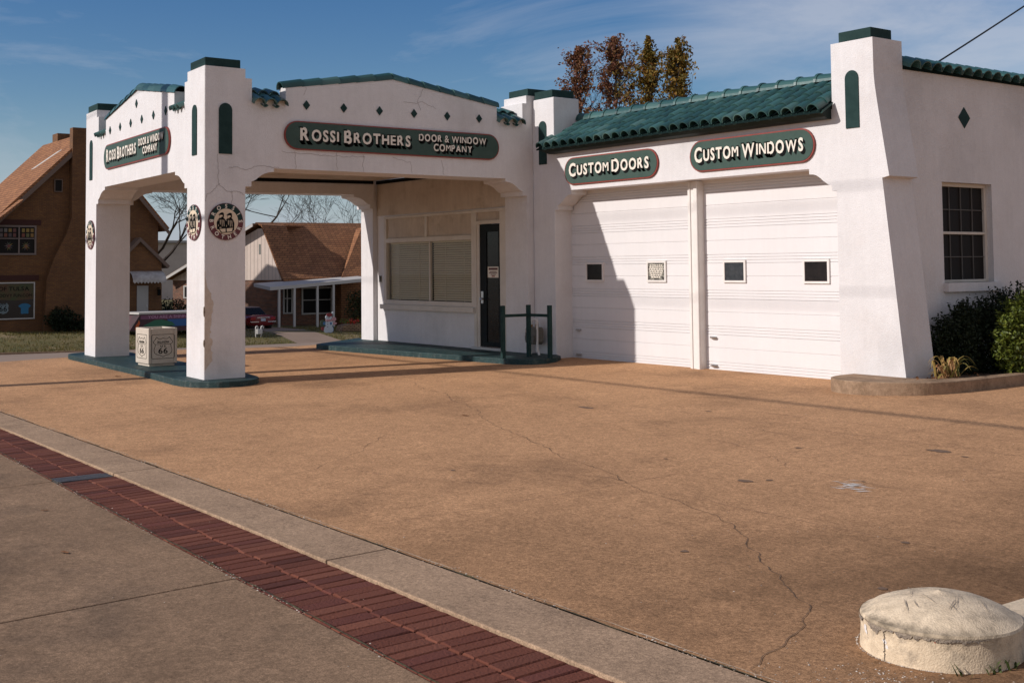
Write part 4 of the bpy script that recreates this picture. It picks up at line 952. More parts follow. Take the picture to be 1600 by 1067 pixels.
def shield(T, w=1.):
    m_ = MB(); half = [(0, .135), (.03, .123), (.07, .120), (.105, .150), (.165, .068), (.128, .035), (.132, .0), (.150, -.05), (.140, -.10), (.10, -.128), (.05, -.138), (0, -.165)]
    pts = half+[(-x, y) for x, y in reversed(half[1:-1])]
    outline(m_, [(x*w, y) for x, y in pts], T, .006)
    outline(m_, [(-.128*w, .035), (.128*w, .035)], T, .005, False)
    rc = []
    for sx, sy, a0 in ((1, 1, 0), (-1, 1, 90), (-1, -1, 180), (1, -1, 270)):
        for k in range(4): a = R(a0+30*k); rc.append((sx*(.165)*w+.025*math.cos(a)*w, sy*.165+.025*math.sin(a)))
    outline(m_, rc, T, .006)
    for segs, wd, x0, y0 in (([('OKLAHOMA', .036, 0)], .20*w, -.10*w, .052), ([('U S', .032, 0)], .085*w, -.0425*w, -.012), ([('66', .088, 0)], .155*w, -.0775*w, -.112)):
        V, F = text_mb(segs, wd, .0008, .003, .02, x0, y0); mapped(m_, V, F, T)
    part('shield_emblem', m_, BLACK, t)
shield(frame((BX1, (BY0+BY1)/2, .275), (0, 1, 0), (1, 0, 0)))
shield(frame(((BX0+BX1)/2, BY0, .275), (1, 0, 0), (0, -1, 0)), 1.15)

# ------------------------------------------------------------------ pipe guard rail and gas meter
t = thing('guard_rail', 'dark green post and bar rail guarding the gas meter', 'railing', (-15.3, 11.8, .06))
P = [(-15.388, 11.481, .885), (-15.42, 12.02, .885), (-14.93, 12.06, .885)]
for x, y, zt in P:
    m_ = MB(); m_.box(x-.03, x+.03, y-.03, y+.03, .05, zt); bevel(part('post', m_, GREEN, t), .004, 1)
m_ = MB(); m_.box(P[0][0]-.022, P[0][0]+.022, P[0][1]+.03, P[1][1]-.03, .70, .745); m_.v = [(x+(y-P[0][1])/(P[1][1]-P[0][1])*(P[1][0]-P[0][0]), y, z) for x, y, z in m_.v]; part('bar', m_, GREEN, t)
m_ = MB(); m_.box(P[1][0]+.03, P[2][0]-.03, P[1][1]-.022, P[1][1]+.022, .70, .745); m_.v = [(x, y+(x-P[1][0])/(P[2][0]-P[1][0])*(P[2][1]-P[1][1]), z) for x, y, z in m_.v]; part('bar', m_, GREEN, t)
t = thing('gas_meter', 'grey gas meter with white bent pipes on the shaded wall behind the green rail', 'meter', (-15.75, 12.45, .06))
m_ = MB(); cx = -15.78
m_.prism([(cx-.15, .27), (cx-.11, .22), (cx+.11, .22), (cx+.15, .27), (cx+.15, .46), (cx+.12, .50), (cx-.12, .50), (cx-.15, .46)], 12.34, 12.50, fy); bevel(part('meter_body', m_, GALV, t), .012, 2)
m_ = MB(); m_.tube([(cx-.07, 12.335, .44), (cx-.07, 12.32, .44)], .045, 14); part('dial', m_, mat('dial_face', (.45, .38, .34), rough=.4), t)
m_ = MB(); m_.prism([(cx-.10, .25), (cx+.10, .25), (cx+.12, .30), (cx+.12, .36), (cx-.12, .36), (cx-.12, .30)], 12.315, 12.34, fy); part('cover_plate', m_, GALV, t)
m_ = MB(); m_.tube([(cx-.08, 12.42, .49), (cx-.08, 12.42, .57), (cx-.065, 12.42, .61), (cx-.03, 12.44, .63), (cx+.0, 12.47, .61), (cx, 12.50, .56)], .018, 8); part('pipe', m_, PIPEW, t)
m_ = MB(); m_.tube([(cx+.07, 12.42, .49), (cx+.07, 12.41, .58), (cx+.085, 12.40, .62), (cx+.115, 12.38, .63), (cx+.14, 12.37, .60), (cx+.145, 12.365, .30), (cx+.15, 12.36, .13), (cx+.18, 12.36, .09), (cx+.20, 12.36, .05)], .019, 8)
m_.tube([(cx+.145, 12.365, .16), (cx+.15, 12.36, .10)], .028, 8); part('pipe', m_, PIPEW, t)
m_ = MB(); m_.tube([(cx+.07, 12.42, .49), (cx+.07, 12.42, .56)], .026, 8); m_.tube([(cx-.08, 12.42, .49), (cx-.08, 12.42, .54)], .026, 8); part('union', m_, mat('brass_union', (.32, .20, .09), rough=.5, metallic=.5), t)
m_ = MB(); m_.tube([(cx-.13, 12.46, .22), (cx-.14, 12.46, .05)], .012, 6); part('bracket_leg', m_, PIPEW, t)
t = thing('wall_socket', 'small grey doorbell box on the office wall left of the window', 'doorbell', (-20.8, 12.49, 1.28))
part('case', MB().box(-20.825, -20.775, 12.47, 12.499, 1.22, 1.34), GALV, t)
part('button', MB().box(-20.81, -20.79, 12.462, 12.4695, 1.27, 1.29), BLACK, t)

# ------------------------------------------------------------------ cream drum at the end of the low kerb wall
t = thing('kerb_drum', 'cream painted domed concrete drum ending a low kerb wall', 'bollard', (-3.2, 4.74, -.17))
m_ = MB(); c = (-3.19, 4.735, -.19); prof = [(.338, 0), (.336, .03), (.333, .08), (.332, .12), (.334, .152), (.335, .160), (.330, .170), (.318, .174)]
for k in range(1, 9): a = k/8; prof.append((max(.004, .318*(1-a)), .174+.088*(1-(1-a)**2)**.9))
m_.lathe(prof[:-1]+[(.004, .272)], 72, c)
for i, v in enumerate(m_.v):
    q = mnoise.noise((v[0]*7, v[1]*7, v[2]*7))*.0030+mnoise.noise((v[0]*40, v[1]*40, v[2]*40))*.0012
    d = Vector((v[0]-c[0], v[1]-c[1], .05)).normalized(); m_.v[i] = (v[0]+d.x*q, v[1]+d.y*q, v[2]+q)
db = part('drum_body', m_, DRUMM, t, smooth=True); es = db.modifiers.new('edge', 'EDGE_SPLIT'); es.split_angle = R(28)
m_ = MB(); N_ = 150
for k in range(N_+1):    # weathered grey-brown scar under the rim
    a = R(196+142*k/N_); e = math.sin(math.pi*k/N_)**.4; top = .157+.004*mnoise.noise((a*9, 0, 1)); wd = max(.002, (.016+.030*mnoise.noise((a*4.2, 5, 0))+.020*mnoise.noise((a*17, 2, 0))+.012*mnoise.noise((a*50, 8, 0)))*e)
    for z in (top, top-wd*.5, top-wd): r = .3385 if z > .14 else .3365; m_.v.append((c[0]+r*math.cos(a), c[1]+r*math.sin(a), c[2]+z))
for k in range(N_): b = 3*k; m_.f += [(b, b+1, b+4, b+3), (b+1, b+2, b+5, b+4)]; m_.m += [0, 0]
part('rim_scar', m_, mat('grey_grime', (.17, .14, .12), (.36, .29, .21), 34, 1, .6, 90), t)
m_ = MB(); P = [(262+2.2*mnoise.noise((k*.7, 0, 0))+1.2*mnoise.noise((k*2.1, 3, 0)), .150-.0062*k) for k in range(24)]
for a_, z in P:
    w_ = .55+.5*abs(mnoise.noise((z*60, 1, 1)))
    for sg in (-.5, .5): a = R(a_+w_*sg); m_.v.append((c[0]+.3375*math.cos(a), c[1]+.3375*math.sin(a), c[2]+z))
for k in range(23): m_.f.append((2*k, 2*k+1, 2*k+3, 2*k+2)); m_.m.append(0)
part('side_crack', m_, mat('drum_crack', (.10, .08, .06), rough=1), t)
m_ = MB(); rs = random.Random(77)
def domez(r): return c[2]+.174+.088*(1-(r/.318)**2)**.9 if r < .317 else c[2]+.172
for k in range(17):
    px, py = c[0]+rs.gauss(-.02, .12), c[1]+rs.gauss(0, .12); a = rs.choice([rs.gauss(-.9, .25), rs.gauss(-.9, .25), rs.uniform(0, 3)]); L = rs.uniform(.03, .13); w = rs.uniform(.0012, .0035); P = []
    for i in range(9):
        q = (i/8-.5)*L; x, y = px+math.cos(a)*q+.006*mnoise.noise((q*60, k, 0)), py+math.sin(a)*q+.006*mnoise.noise((q*60, k, 5)); r = math.hypot(x-c[0], y-c[1])
        if r < .30: P.append((x, y, w*(1-abs(i/4-1))**.5*rs.uniform(.5, 1)))
    if len(P) < 4: continue
    b = len(m_.v)
    for x, y, ww in P:
        for sg in (1, -1): xx, yy = x-math.sin(a)*ww*sg, y+math.cos(a)*ww*sg; m_.v.append((xx, yy, domez(math.hypot(xx-c[0], yy-c[1]))+.0050))
    for i in range(len(P)-1): m_.f.append((b+2*i, b+2*i+1, b+2*i+3, b+2*i+2)); m_.m.append(0)
part('scuff_marks', m_, mat('rubber_scuff', (.27, .22, .17), (.40, .33, .24), 40, 1), t)
m_ = MB(); m_.box(-3.16, -2.93, 4.86, 9.0, -.24, -.035); bevel(part('low_wall', m_, DRUMM, t), .03, 3)
m_ = MB(); rs = random.Random(12)
for a0, z0_, s in ((203, .125, .022), (209, .135, .013), (222, .142, .009), (300, .145, .011), (204, .10, .011)):
    a = R(a0); n = 9; b = len(m_.v); rr_ = .334
    m_.v.append((c[0]+(rr_)*math.cos(a), c[1]+(rr_)*math.sin(a), c[2]+z0_))
    for k in range(n):
        q = s*rs.uniform(.4, 1.1); th = 2*math.pi*k/n; aa = a+q*math.cos(th)/.33
        m_.v.append((c[0]+rr_*math.cos(aa), c[1]+rr_*math.sin(aa), c[2]+z0_+q*math.sin(th)))
    for k in range(n): m_.f.append((b, b+1+k, b+1+(k+1) % n)); m_.m.append(0)
part('red_paint_chip', m_, mat('old_red_paint', (.36, .07, .03), rough=.8), t)
m_ = MB()
for a0, z0_, s in ((238, .115, .018), (240, .105, .012), (262, .10, .014), (264, .08, .012)):
    a = R(a0); n = 9; b = len(m_.v); rr_ = .3345
    m_.v.append((c[0]+(rr_)*math.cos(a), c[1]+(rr_)*math.sin(a), c[2]+z0_))
    for k in range(n):
        q = s*rs.uniform(.5, 1.1); th = 2*math.pi*k/n; aa = a+q*math.cos(th)/.33
        m_.v.append((c[0]+rr_*math.cos(aa), c[1]+rr_*math.sin(aa), c[2]+z0_+q*math.sin(th)))
    for k in range(n): m_.f.append((b, b+1+k, b+1+(k+1) % n)); m_.m.append(0)
part('white_paint_chip', m_, mat('white_chip', (.72, .68, .64), rough=.8), t)
m_ = MB(); rw = random.Random(2)
for i in range(70):
    k = i % 7; bx, by = [(-2.95, 4.50), (-2.89, 4.62), (-2.88, 4.72), (-2.87, 4.85), (-2.88, 5.0), (-2.89, 5.2), (-2.9, 4.66)][k]
    x, y = bx+rw.gauss(0, .025), by+rw.gauss(0, .03); a = rw.uniform(0, 6.28); l = rw.uniform(.02, .055)
    m_.add([(x-.006*math.sin(a), y+.006*math.cos(a), zg(y)), (x+.006*math.sin(a), y-.006*math.cos(a), zg(y)), (x+l*.6*math.cos(a), y+l*.6*math.sin(a), zg(y)+l), (x+l*.3*math.cos(a)-.008*math.sin(a), y+l*.3*math.sin(a)+.008*math.cos(a), zg(y)+l*.7)], [(0, 1, 2, 3)])
g = link('weeds', m_, varmat('weed_leaf', [(.03, .05, .01), (.06, .085, .015)], .7), fix=False); g['kind'] = 'stuff'; g['label'] = 'small green weeds at the foot of the cream drum'; g['category'] = 'weeds'

# ------------------------------------------------------------------ foliage helpers
RMIN = .004
def leafquad(mb, p, s, rr_, droop=None):
    n = Vector((rr_.gauss(0, 1), rr_.gauss(0, 1), rr_.gauss(0, 1)+.3)).normalized(); a = n.orthogonal().normalized(); b = n.cross(a)
    th = rr_.uniform(0, 6.28); a, b = a*math.cos(th)+b*math.sin(th), b*math.cos(th)-a*math.sin(th)
    p = Vector(p); k = len(mb.v)
    mb.v += [tuple(p-a*s), tuple(p+b*s*.5+n*s*.12), tuple(p+a*s), tuple(p-b*s*.5+n*s*.12)]; mb.f.append((k, k+1, k+2, k+3)); mb.m.append(0)
def branchy(mb, p, d, L, r, depth, rr_, spread=.5, lift=.1, n=5, tips=None, kids=3, shrink=.68):
    pts = [Vector(p)]; rad = [r]; d = Vector(d).normalized()
    for i in range(4):
        d = (d+Vector((rr_.gauss(0, .13), rr_.gauss(0, .13), rr_.gauss(0, .10)+lift*.2))).normalized(); pts.append(pts[-1]+d*L/4); rad.append(r*(1-.45*(i+1)/4))
    mb.tube(pts, rad, n if depth > 1 else 3, cap=False)
    if depth == 0:
        if tips is not None: tips.append(pts[-1])
        return
    for k in range(kids+(1 if rr_.random() < .4 else 0)):
        q = rr_.choice([2, 3, 4]); nd = (d+Vector((rr_.gauss(0, spread), rr_.gauss(0, spread), rr_.gauss(0, spread*.6)+lift))).normalized()
        branchy(mb, pts[q], nd, L*shrink*rr_.uniform(.8, 1.2), max(rad[q]*.62, RMIN), depth-1, rr_, spread, lift, n, tips, kids, shrink)
# bed shrubs against the end wall
def shrub(name, label, lobes, count, mt, size, seed, stem):
    rr_ = random.Random(seed); t = thing(name, label, 'shrub', stem); m_ = MB(); b_ = MB()
    for (cx, cy, cz, rx, ry, rz, k) in lobes:
        b_.tube([stem, ((stem[0]+cx)/2, (stem[1]+cy)/2, (stem[2]+cz)/2-.03), (cx, cy, cz)], [.02, .014, .006], 5, cap=False)
        for i in range(int(count*k)):
            d = Vector((rr_.gauss(0, 1), rr_.gauss(0, 1), rr_.gauss(0, 1))).normalized(); rad = rr_.uniform(.35, 1)**.55
            q = 1+.75*mnoise.noise((d.x*2.6+cx*3, d.y*2.3+cy*3, d.z*2.3+seed))
            p = Vector((cx+d.x*rx*rad*q, cy+d.y*ry*rad*q, cz+d.z*rz*rad*q))
            if p.x < -9.17: p.x = -9.17+.05*rr_.random()
            if p.z < .12: continue
            # a sprig: short twig of leaves pointing outwards
            tip = (d+Vector((rr_.gauss(0, .4), rr_.gauss(0, .4), .35+rr_.gauss(0, .3)))).normalized()
            for s in range(5): leafquad(m_, p+tip*size*.9*s+Vector((rr_.gauss(0, size*.35), rr_.gauss(0, size*.35), rr_.gauss(0, size*.35))), size*rr_.uniform(.6, 1.1), rr_)
    part('stems', b_, BARK, t); o = link('foliage', m_, mt, t, fix=False)
    return t
shrub('yew_shrub', 'dark green yew shrub against the shaded end wall under the window', [(-8.95, 13.86, 0.44, 0.16, 0.26, 0.34, 1), (-8.95, 13.96, 0.722, 0.12, 0.17, 0.24, 0.6), (-9.0, 13.64, 0.686, 0.08, 0.12, 0.09, 0.16), (-9.02, 13.53, 0.546, 0.06, 0.14, 0.06, 0.1), (-9.0, 13.61, 0.352, 0.09, 0.14, 0.12, 0.25), (-8.88, 14.31, 0.44, 0.2, 0.36, 0.36, 1), (-8.95, 14.43, 0.757, 0.14, 0.22, 0.22, 0.5), (-8.92, 14.76, 0.748, 0.16, 0.3, 0.3, 0.7), (-8.9, 13.76, 0.211, 0.14, 0.22, 0.12, 0.4), (-8.9, 15.11, 0.792, 0.2, 0.4, 0.35, 0.7), (-8.9, 14.41, 0.2, 0.2, 0.5, 0.12, 0.4)], 760, YEW, .026, 31, (-8.95, 14.2, .1))
shrub('box_shrub', 'sunlit yellow green broadleaf shrub at the right frame edge', [(-8.46, 14.25, .62, .10, .18, .22, 1), (-8.47, 14.12, .42, .08, .14, .18, .7), (-8.5, 14.5, .80, .12, .22, .22, 1), (-8.45, 14.28, .22, .09, .16, .10, .4), (-8.5, 14.7, .5, .14, .25, .34, 1), (-8.5, 15.1, .6, .18, .3, .36, .8)], 330, BOX, .030, 32, (-8.5, 14.5, .1))
# dying lily clump
t = thing('lily_clump', 'yellowing strap leaved lily clump on the corner kerb bed', 'plant', (-8.56, 13.06, .12)); m_ = MB(); rl = random.Random(6)
for k in range(30):
    a = rl.uniform(0, 6.28); L = rl.uniform(.14, .42); h = rl.uniform(.06, .26); x, y = -8.56+rl.gauss(0, .06), 13.06+rl.gauss(0, .14); w = rl.uniform(.012, .022); n = 7; b = len(m_.v)
    for i in range(n+1):
        s = i/n; r_ = L*s*.8; z = .125+h*math.sin(s*2.5)*1.1-(.02*s); ww = w*(1-s)**.5*(.6+.6*math.sin(s*2.6+.3))
        cx, cy = x+math.cos(a)*r_, y+math.sin(a)*r_
        m_.v += [(cx-math.sin(a)*ww, cy+math.cos(a)*ww, max(z, .13)), (cx, cy, max(z, .13)-ww*.4), (cx+math.sin(a)*ww, cy-math.cos(a)*ww, max(z, .13))]
    for i in range(n): m_.f += [(b+3*i, b+3*i+1, b+3*i+4, b+3*i+3), (b+3*i+1, b+3*i+2, b+3*i+5, b+3*i+4)]; m_.m += [0, 0]
link('leaves', m_, LILY, t, fix=False)
m_ = MB()
for k in range(60): leafquad(m_, (-8.70+rl.gauss(0, .12), 13.0+rl.gauss(0, .3), .135+rl.random()*.02), rl.uniform(.015, .035), rl)
link('litter', m_, DEADL, t, fix=False)

# ------------------------------------------------------------------ autumn trees behind the garage
def pear(label, x, y, top, w, low, mt, seed, n):
    rr_ = random.Random(seed); t = thing('autumn_tree', label, 'tree', (x, y, -.2), 'autumn trees behind the garage roof'); b_ = MB(); m_ = MB(); tips = []
    b_.tube([(x, y, -.3), (x+.05, y, 2), (x-.05, y, low), (x+.1, y, (low+top)/2), (x, y, top-.3)], [.16, .14, .11, .06, .01], 7)
    for k in range(26):
        z = low+(top-low)*.85*rr_.random(); a = rr_.uniform(0, 6.28); fr = (z-low)/(top-low); rad = w*.5*(1.05-fr)*1.0
        branchy(b_, (x, y, z), (math.cos(a), math.sin(a), 1.3), max(.5, rad*1.1), .03, 2, rr_, .45, .25, 4, tips, 2, .7)
    H = top-low; cl = []
    for k in range(62):
        fr = rr_.random()**.85; a = rr_.uniform(0, 6.28); prof_ = (1.04-fr)**1.0*min(1, .7+fr*1.5)*rr_.uniform(.7, 1.35)
        q = rr_.random()**.5*w*.5*prof_; cl.append((x+q*math.cos(a), y+q*math.sin(a), low-.8+fr*(H+.7), rr_.uniform(.14, .46)*(1.12-.75*fr)))
    for i in range(int(n*1.55)):
        c_ = rr_.choice(cl) if rr_.random() < .8 else None
        if c_ is None and tips: p = rr_.choice(tips)+Vector((rr_.gauss(0, .12), rr_.gauss(0, .12), rr_.gauss(0, .12)))
        else: p = Vector((c_[0]+rr_.gauss(0, c_[3]*.55), c_[1]+rr_.gauss(0, c_[3]*.55), c_[2]+rr_.gauss(0, c_[3]*.75)))
        if p.z > top: p.z = top-rr_.random()*.4
        leafquad(m_, p, rr_.uniform(.06, .115), rr_)
    part('trunk', b_, BARK, t); link('crown', m_, mt, t, fix=False)
pear('russet tree nearest the canopy tower, leftmost of the four behind the roof', -46.9, 40, 12.7, 3.4, 7.2, LEAFR, 41, 3400)
pear('tallest russet tree with a bent bare limb, second from the left behind the roof', -44.2, 40, 12.8, 3.8, 7.2, LEAFR, 42, 3200)
pear('slim golden tree between the russet tree and the darkest crown', -41.75, 40, 12.4, 2.6, 7.2, LEAFY, 43, 3000)
pear('dark golden tree, rightmost of the four behind the green ridge', -39.9, 40, 12.0, 2.5, 7.2, LEAFY, 44, 3400)
# ------------------------------------------------------------------ bare trees
def bare(label, x, y, z, L, r, seed, lean=(0, 0, 1), depth=5):
    rr_ = random.Random(seed); m_ = MB(); t = thing('bare_tree', label, 'tree', (x, y, z), 'leafless trees beyond the side street'); tr = MB()
    p = Vector((x, y, z)); d = Vector(lean).normalized(); pts = [p+d*L*.5*k/4+Vector((rr_.gauss(0, .06), rr_.gauss(0, .06), 0)) for k in range(5)]; tr.tube(pts, [r, r*.9, r*.82, r*.75, r*.7], 8, cap=False)
    for k in range(4):
        a = k*1.6+rr_.random(); branchy(m_, pts[-1-(k % 2)], (math.cos(a)*.75, math.sin(a)*.75, .65), L*.45, r*.55, depth, rr_, .5, .12, 5, None, 3, .72)
    part('trunk', tr, BARK, t); part('branches', m_, BARK, t)
RMIN = .012
bare('large leafless tree with crooked limbs between the two houses', -92, 35.0, -2.2, 9.5, .26, 51, (.05, -.1, 1), 5)
bare('leafless tree whose crown shows just right of the front pillar', -98, 45.5, -2.2, 11, .22, 52, (0, .05, 1), 4)
bare('smaller leafless tree with fine twigs above the cottage ridge', -100, 54.5, -2.2, 8.6, .16, 53, (0, .1, 1), 4)
# ------------------------------------------------------------------ left brick house (gable faces the station)
LH = thing('brick_house', 'tall brown brick house with a steep gable and wide chimney breast', 'house', (-75, 22, -2.1))
def fx(a, b, d): return (d, a, b)
XG = -72.
m_ = MB(); wl = [(15.2, -2.6), (27.35, -2.6), (27.35, 4.35), (23.0, 9.35), (15.2, 1.8)]
m_.prism(wl, XG, XG-9, fx); part('wall', m_, BRICKH, LH)
m_ = MB(); rf_ = [(14.4, 1.35), (23.0, 9.75), (27.9, 4.05), (27.75, 3.85), (23.0, 9.42), (14.55, 1.15)]
m_.prism(rf_, XG+.45, XG-9.3, fx); roofL = part('roof', m_, SHINGLE, LH)
m_ = MB(); m_.prism([(14.35, 1.10), (23.0, 9.55), (27.95, 3.80), (27.85, 3.62), (23.0, 9.22), (14.5, .92)], XG+.47, XG+.50, fx); part('barge_board', m_, BROWNT, LH)
m_ = MB(); m_.prism([(13.6, .9), (14.9, 2.25), (18.9, 5.55), (18.8, 5.35), (14.9, 1.95), (13.7, .7)], XG+1.5, XG-9, fx); part('flared_eave', m_, SHINGLE, LH)
m_ = MB(); chp = [(20.35, -2.6), (20.5, 1.0), (20.9, 2.2), (21.6, 3.6), (21.9, 4.6), (21.93, 9.9), (24.1, 9.9), (24.13, 4.6), (24.6, 3.2), (24.7, -2.6)]
m_.prism(chp, XG+.55, XG-.05, fx); ch = part('chimney_breast', m_, BRICKH, LH)
m_ = MB(); m_.box(-79.2, -78.1, 23.0, 23.9, 8.6, 10.25); part('rear_chimney', m_, BRICKH, LH)
m_ = MB()
for a, b in (((20.9, -76.3), (21.5, -75.2)), ((21.5, -75.2), (21.9, -74.4))):
    sl_ = lambda y: 9.75-(23-y)*.9767+.03
    m_.add([(a[1], a[0], sl_(a[0])), (a[1]+.55, a[0]+.1, sl_(a[0]+.1)), (b[1]+.55, b[0]+.1, sl_(b[0]+.1)), (b[1], b[0], sl_(b[0])), (a[1], a[0], sl_(a[0])-.1), (a[1]+.55, a[0]+.1, sl_(a[0]+.1)-.1), (b[1]+.55, b[0]+.1, sl_(b[0]+.1)-.1), (b[1], b[0], sl_(b[0])-.1)], [(0, 1, 2, 3), (0, 4, 5, 1), (1, 5, 6, 2), (2, 6, 7, 3), (3, 7, 4, 0)])
part('skylight', m_, WHITEH, roofL)
def hwin(root, X, y0, y1, z0, z1, fr=.1, pane=SCREEN, bars=(), fm=WHITEH, cols=None):
    m_ = MB(); m_.box(X, X+.08, y0, y0+fr, z0, z1).box(X, X+.08, y1-fr, y1, z0, z1).box(X, X+.08, y0+fr, y1-fr, z0, z0+fr).box(X, X+.08, y0+fr, y1-fr, z1-fr, z1)
    for kind, v in bars:
        if kind == 'v': m_.box(X+.005, X+.07, v-.04, v+.04, z0+fr, z1-fr)
        else: m_.box(X+.01, X+.06, y0+fr, y1-fr, v-.03, v+.03)
    w_ = link('window', m_, fm, root); part('pane', MB().box(X+.01, X+.03, y0+fr, y1-fr, z0+fr, z1-fr), pane, w_); return w_
OLDW = mat('weathered_frame', (.20, .16, .145), rough=.9)
w_ = hwin(LH, XG+.02, 17.6, 20.02, 2.42, 4.12, .1, SCREEN, [('v', 19.05), ('h', 3.36)], OLDW)
STG = varmat('stained_glass', [(.03, .06, .075), (.16, .03, .02), (.26, .17, .03), (.03, .07, .03), (.18, .15, .14), (.05, .03, .04)], .3)
m_ = MB(); rs = random.Random(9)
for c_ in range(9):
    for r_ in range(2):
        y = 17.74+c_*.245
        if abs(y+.1-19.05) < .16: continue
        m_.box(y, y+.17, XG+.055, XG+.062, 3.45+r_*.28, 3.66+r_*.28)
m_.v = [(v[1], v[0], v[2]) for v in m_.v]
for cy_, cz_ in ((18.5, 2.93), (19.45, 2.93)):
    for k in range(10):
        a = k*.628; m_.prism([(cy_+.10*math.cos(a-.3), cz_+.10*math.sin(a-.3)), (cy_+.27*math.cos(a), cz_+.27*math.sin(a)), (cy_+.10*math.cos(a+.3), cz_+.10*math.sin(a+.3))], XG+.055, XG+.062, fx)
    m_.prism(circle(.09, 10, cy_, cz_), XG+.055, XG+.063, fx)
part('stained_panels', m_, STG, w_)
part('lintel', MB().box(XG+.01, XG+.06, 17.2, 20.3, 4.15, 4.45), BRICKD, LH)
w_ = hwin(LH, XG+.02, 16.6, 19.97, -1.26, .86, .07, mat('shop_glass', (.008, .008, .009), rough=.15), [])
m_ = MB(); m_.prism([(16.7, -.22), (17.6, -.10), (18.8, -.18), (19.88, -.12), (19.88, .76), (16.7, .76)], XG+.055, XG+.060, fx); part('painted_band', m_, mat('window_paint_green', (.030, .060, .012), (.10, .03, .01), 1.1, .5), w_)
m_ = MB(); Tw = frame((XG+.061, 16.75, .38), (0, 1, 0), (1, 0, 0)); V, F = text_mb([('DYES OF TULSA', .22, 0)], 2.7, 0, .002, .02, .2, 0); mapped(m_, V, F, Tw); V, F = text_mb([('WHERE GROOVY FUN.COM', .17, 0)], 3.0, 0, .002, .02, .05, -.36); mapped(m_, V, F, Tw); part('lettering', m_, BLACK, w_)
m_ = MB(); sh = [(0, .30), (.10, .27), (.22, .34), (.34, .18), (.30, .0), (.34, -.14), (.22, -.28), (0, -.36)]; sh = sh+[(-x, y) for x, y in reversed(sh[1:-1])]
m_.prism([(18.22+x*.9, -.62+y*.9) for x, y in sh], XG+.056, XG+.062, fx); part('painted_shield', m_, mat('pale_blue_paint', (.16, .21, .23), rough=.6), w_)
m_ = MB(); V, F = text_mb([('66', .30, 0)], .42, 0, .002, .02, -.21, -.17); mapped(m_, V, F, frame((XG+.063, 18.22, -.62), (0, 1, 0), (1, 0, 0))); V, F = text_mb([('ROUTE', .10, 0)], .36, 0, .002, .02, -.18, .16); mapped(m_, V, F, frame((XG+.063, 18.22, -.62), (0, 1, 0), (1, 0, 0))); part('shield_lettering', m_, BLACK, w_)
m_ = MB(); m_.prism([(19.15, -.42), (19.05, -.52), (19.2, -.62), (19.2, -.95), (19.62, -.95), (19.62, -.62), (19.77, -.52), (19.66, -.42), (19.5, -.36), (19.3, -.36)], XG+.05, XG+.064, fx); part('hanging_shirt', m_, mat('blue_shirt', (.03, .16, .30), rough=.8), w_)
part('lintel', MB().box(XG+.01, XG+.06, 16.2, 20.2, .95, 1.25), BRICKD, LH)
hwin(LH, XG+.02, 21.02, 21.5, 6.1, 6.85, .05, SCREEN, [], BROWNT)
# front porch gable with awning and door
m_ = MB(); m_.prism([(24.75, -2.6), (27.3, -2.6), (27.3, 2.0), (25.9, 3.35), (24.75, 2.2)], XG+.75, XG+.0, fx); part('porch_gable', m_, BRICKH, LH)
m_ = MB(); m_.prism([(24.4, 1.95), (25.9, 3.45), (27.75, 1.72), (27.62, 1.58), (25.9, 3.20), (24.5, 1.78)], XG+.95, XG-.02, fx); part('porch_roof', m_, BROWNT, LH)
dr = part('door', MB().box(XG+.76, XG+.80, 25.75, 26.45, -1.9, .55), mat('white_house_door', (.42, .40, .37), rough=.6), LH)
part('handle', MB().box(XG+.80, XG+.84, 26.32, 26.38, -.75, -.6), STEEL, dr)
m_ = MB(); n = 8; b = 0
for k in range(n+1):
    a = math.pi/2*k/n; x_, z_ = XG+.76+.9*math.sin(a), .80+.62*math.cos(a)
    m_.v += [(x_, 25.2, z_), (x_, 27.25, z_), (x_, 25.2, z_-.03), (x_, 27.25, z_-.03)]
for k in range(n): b = 4*k; m_.f += [(b, b+1, b+5, b+4), (b+2, b+6, b+7, b+3), (b+1, b+3, b+7, b+5), (b, b+4, b+6, b+2)]; m_.m += [0]*4
for k in range(10): m_.prism([(25.2+.205*k, .80), (25.2+.205*(k+1), .80), (25.2+.205*(k+.5), .68)], XG+1.655, XG+1.675, fx)
part('awning', m_, mat('awning_metal', (.52, .50, .47), (.30, .27, .25), 2.5, .5), LH)
m_ = MB(); m_.box(XG+.76, XG+.98, 27.02, 27.10, .35, .42).box(XG+.88, XG+1.04, 26.98, 27.14, -.05, .32); part('lantern', m_, BLACK, LH)
# ------------------------------------------------------------------ cottage
CT = thing('cottage', 'low brick cottage with brown shingle roof, pale gable and white porch', 'house', (-77, 40, -2.4))
nv = Vector((.5, -.866, 0)); q0 = Vector((-75.6, 37.5, 0)); tv = Vector((-.866, -.5, 0))
def GT(s, z, d): p = q0+tv*s+nv*d; return (p.x, p.y, z)
m_ = MB(); m_.prism([(.05, .72), (9.3, .72), (9.3, .80), (1.95, 4.28), (1.60, 4.28), (.05, .80)], 0, -.3, GT); part('gable_siding', m_, SIDING, CT)
m_ = MB()
for k in range(30): s = .15+k*.30; zt = min(.8+(9.3-s)*.473, 4.2 if s > 1.6 else .8+s*2.1)-.06; m_.add([GT(s, .74, .006), GT(s+.03, .74, .006), GT(s+.03, zt, .006), GT(s, zt, .006)], [(0, 1, 2, 3)])
part('siding_grooves', m_, mat('siding_groove', (.40, .34, .30), rough=.9), CT)
m_ = MB(); m_.prism([(0, -3), (9.3, -3), (9.3, .72), (0, .72)], -.05, -.4, GT); part('gable_wall', m_, BRICKM, CT)
m_ = MB(); m_.prism([(9.75, .62), (9.75, .82), (1.97, 4.62), (1.97, 4.42)], .62, .55, GT); part('barge_board', m_, WHITEH, CT)
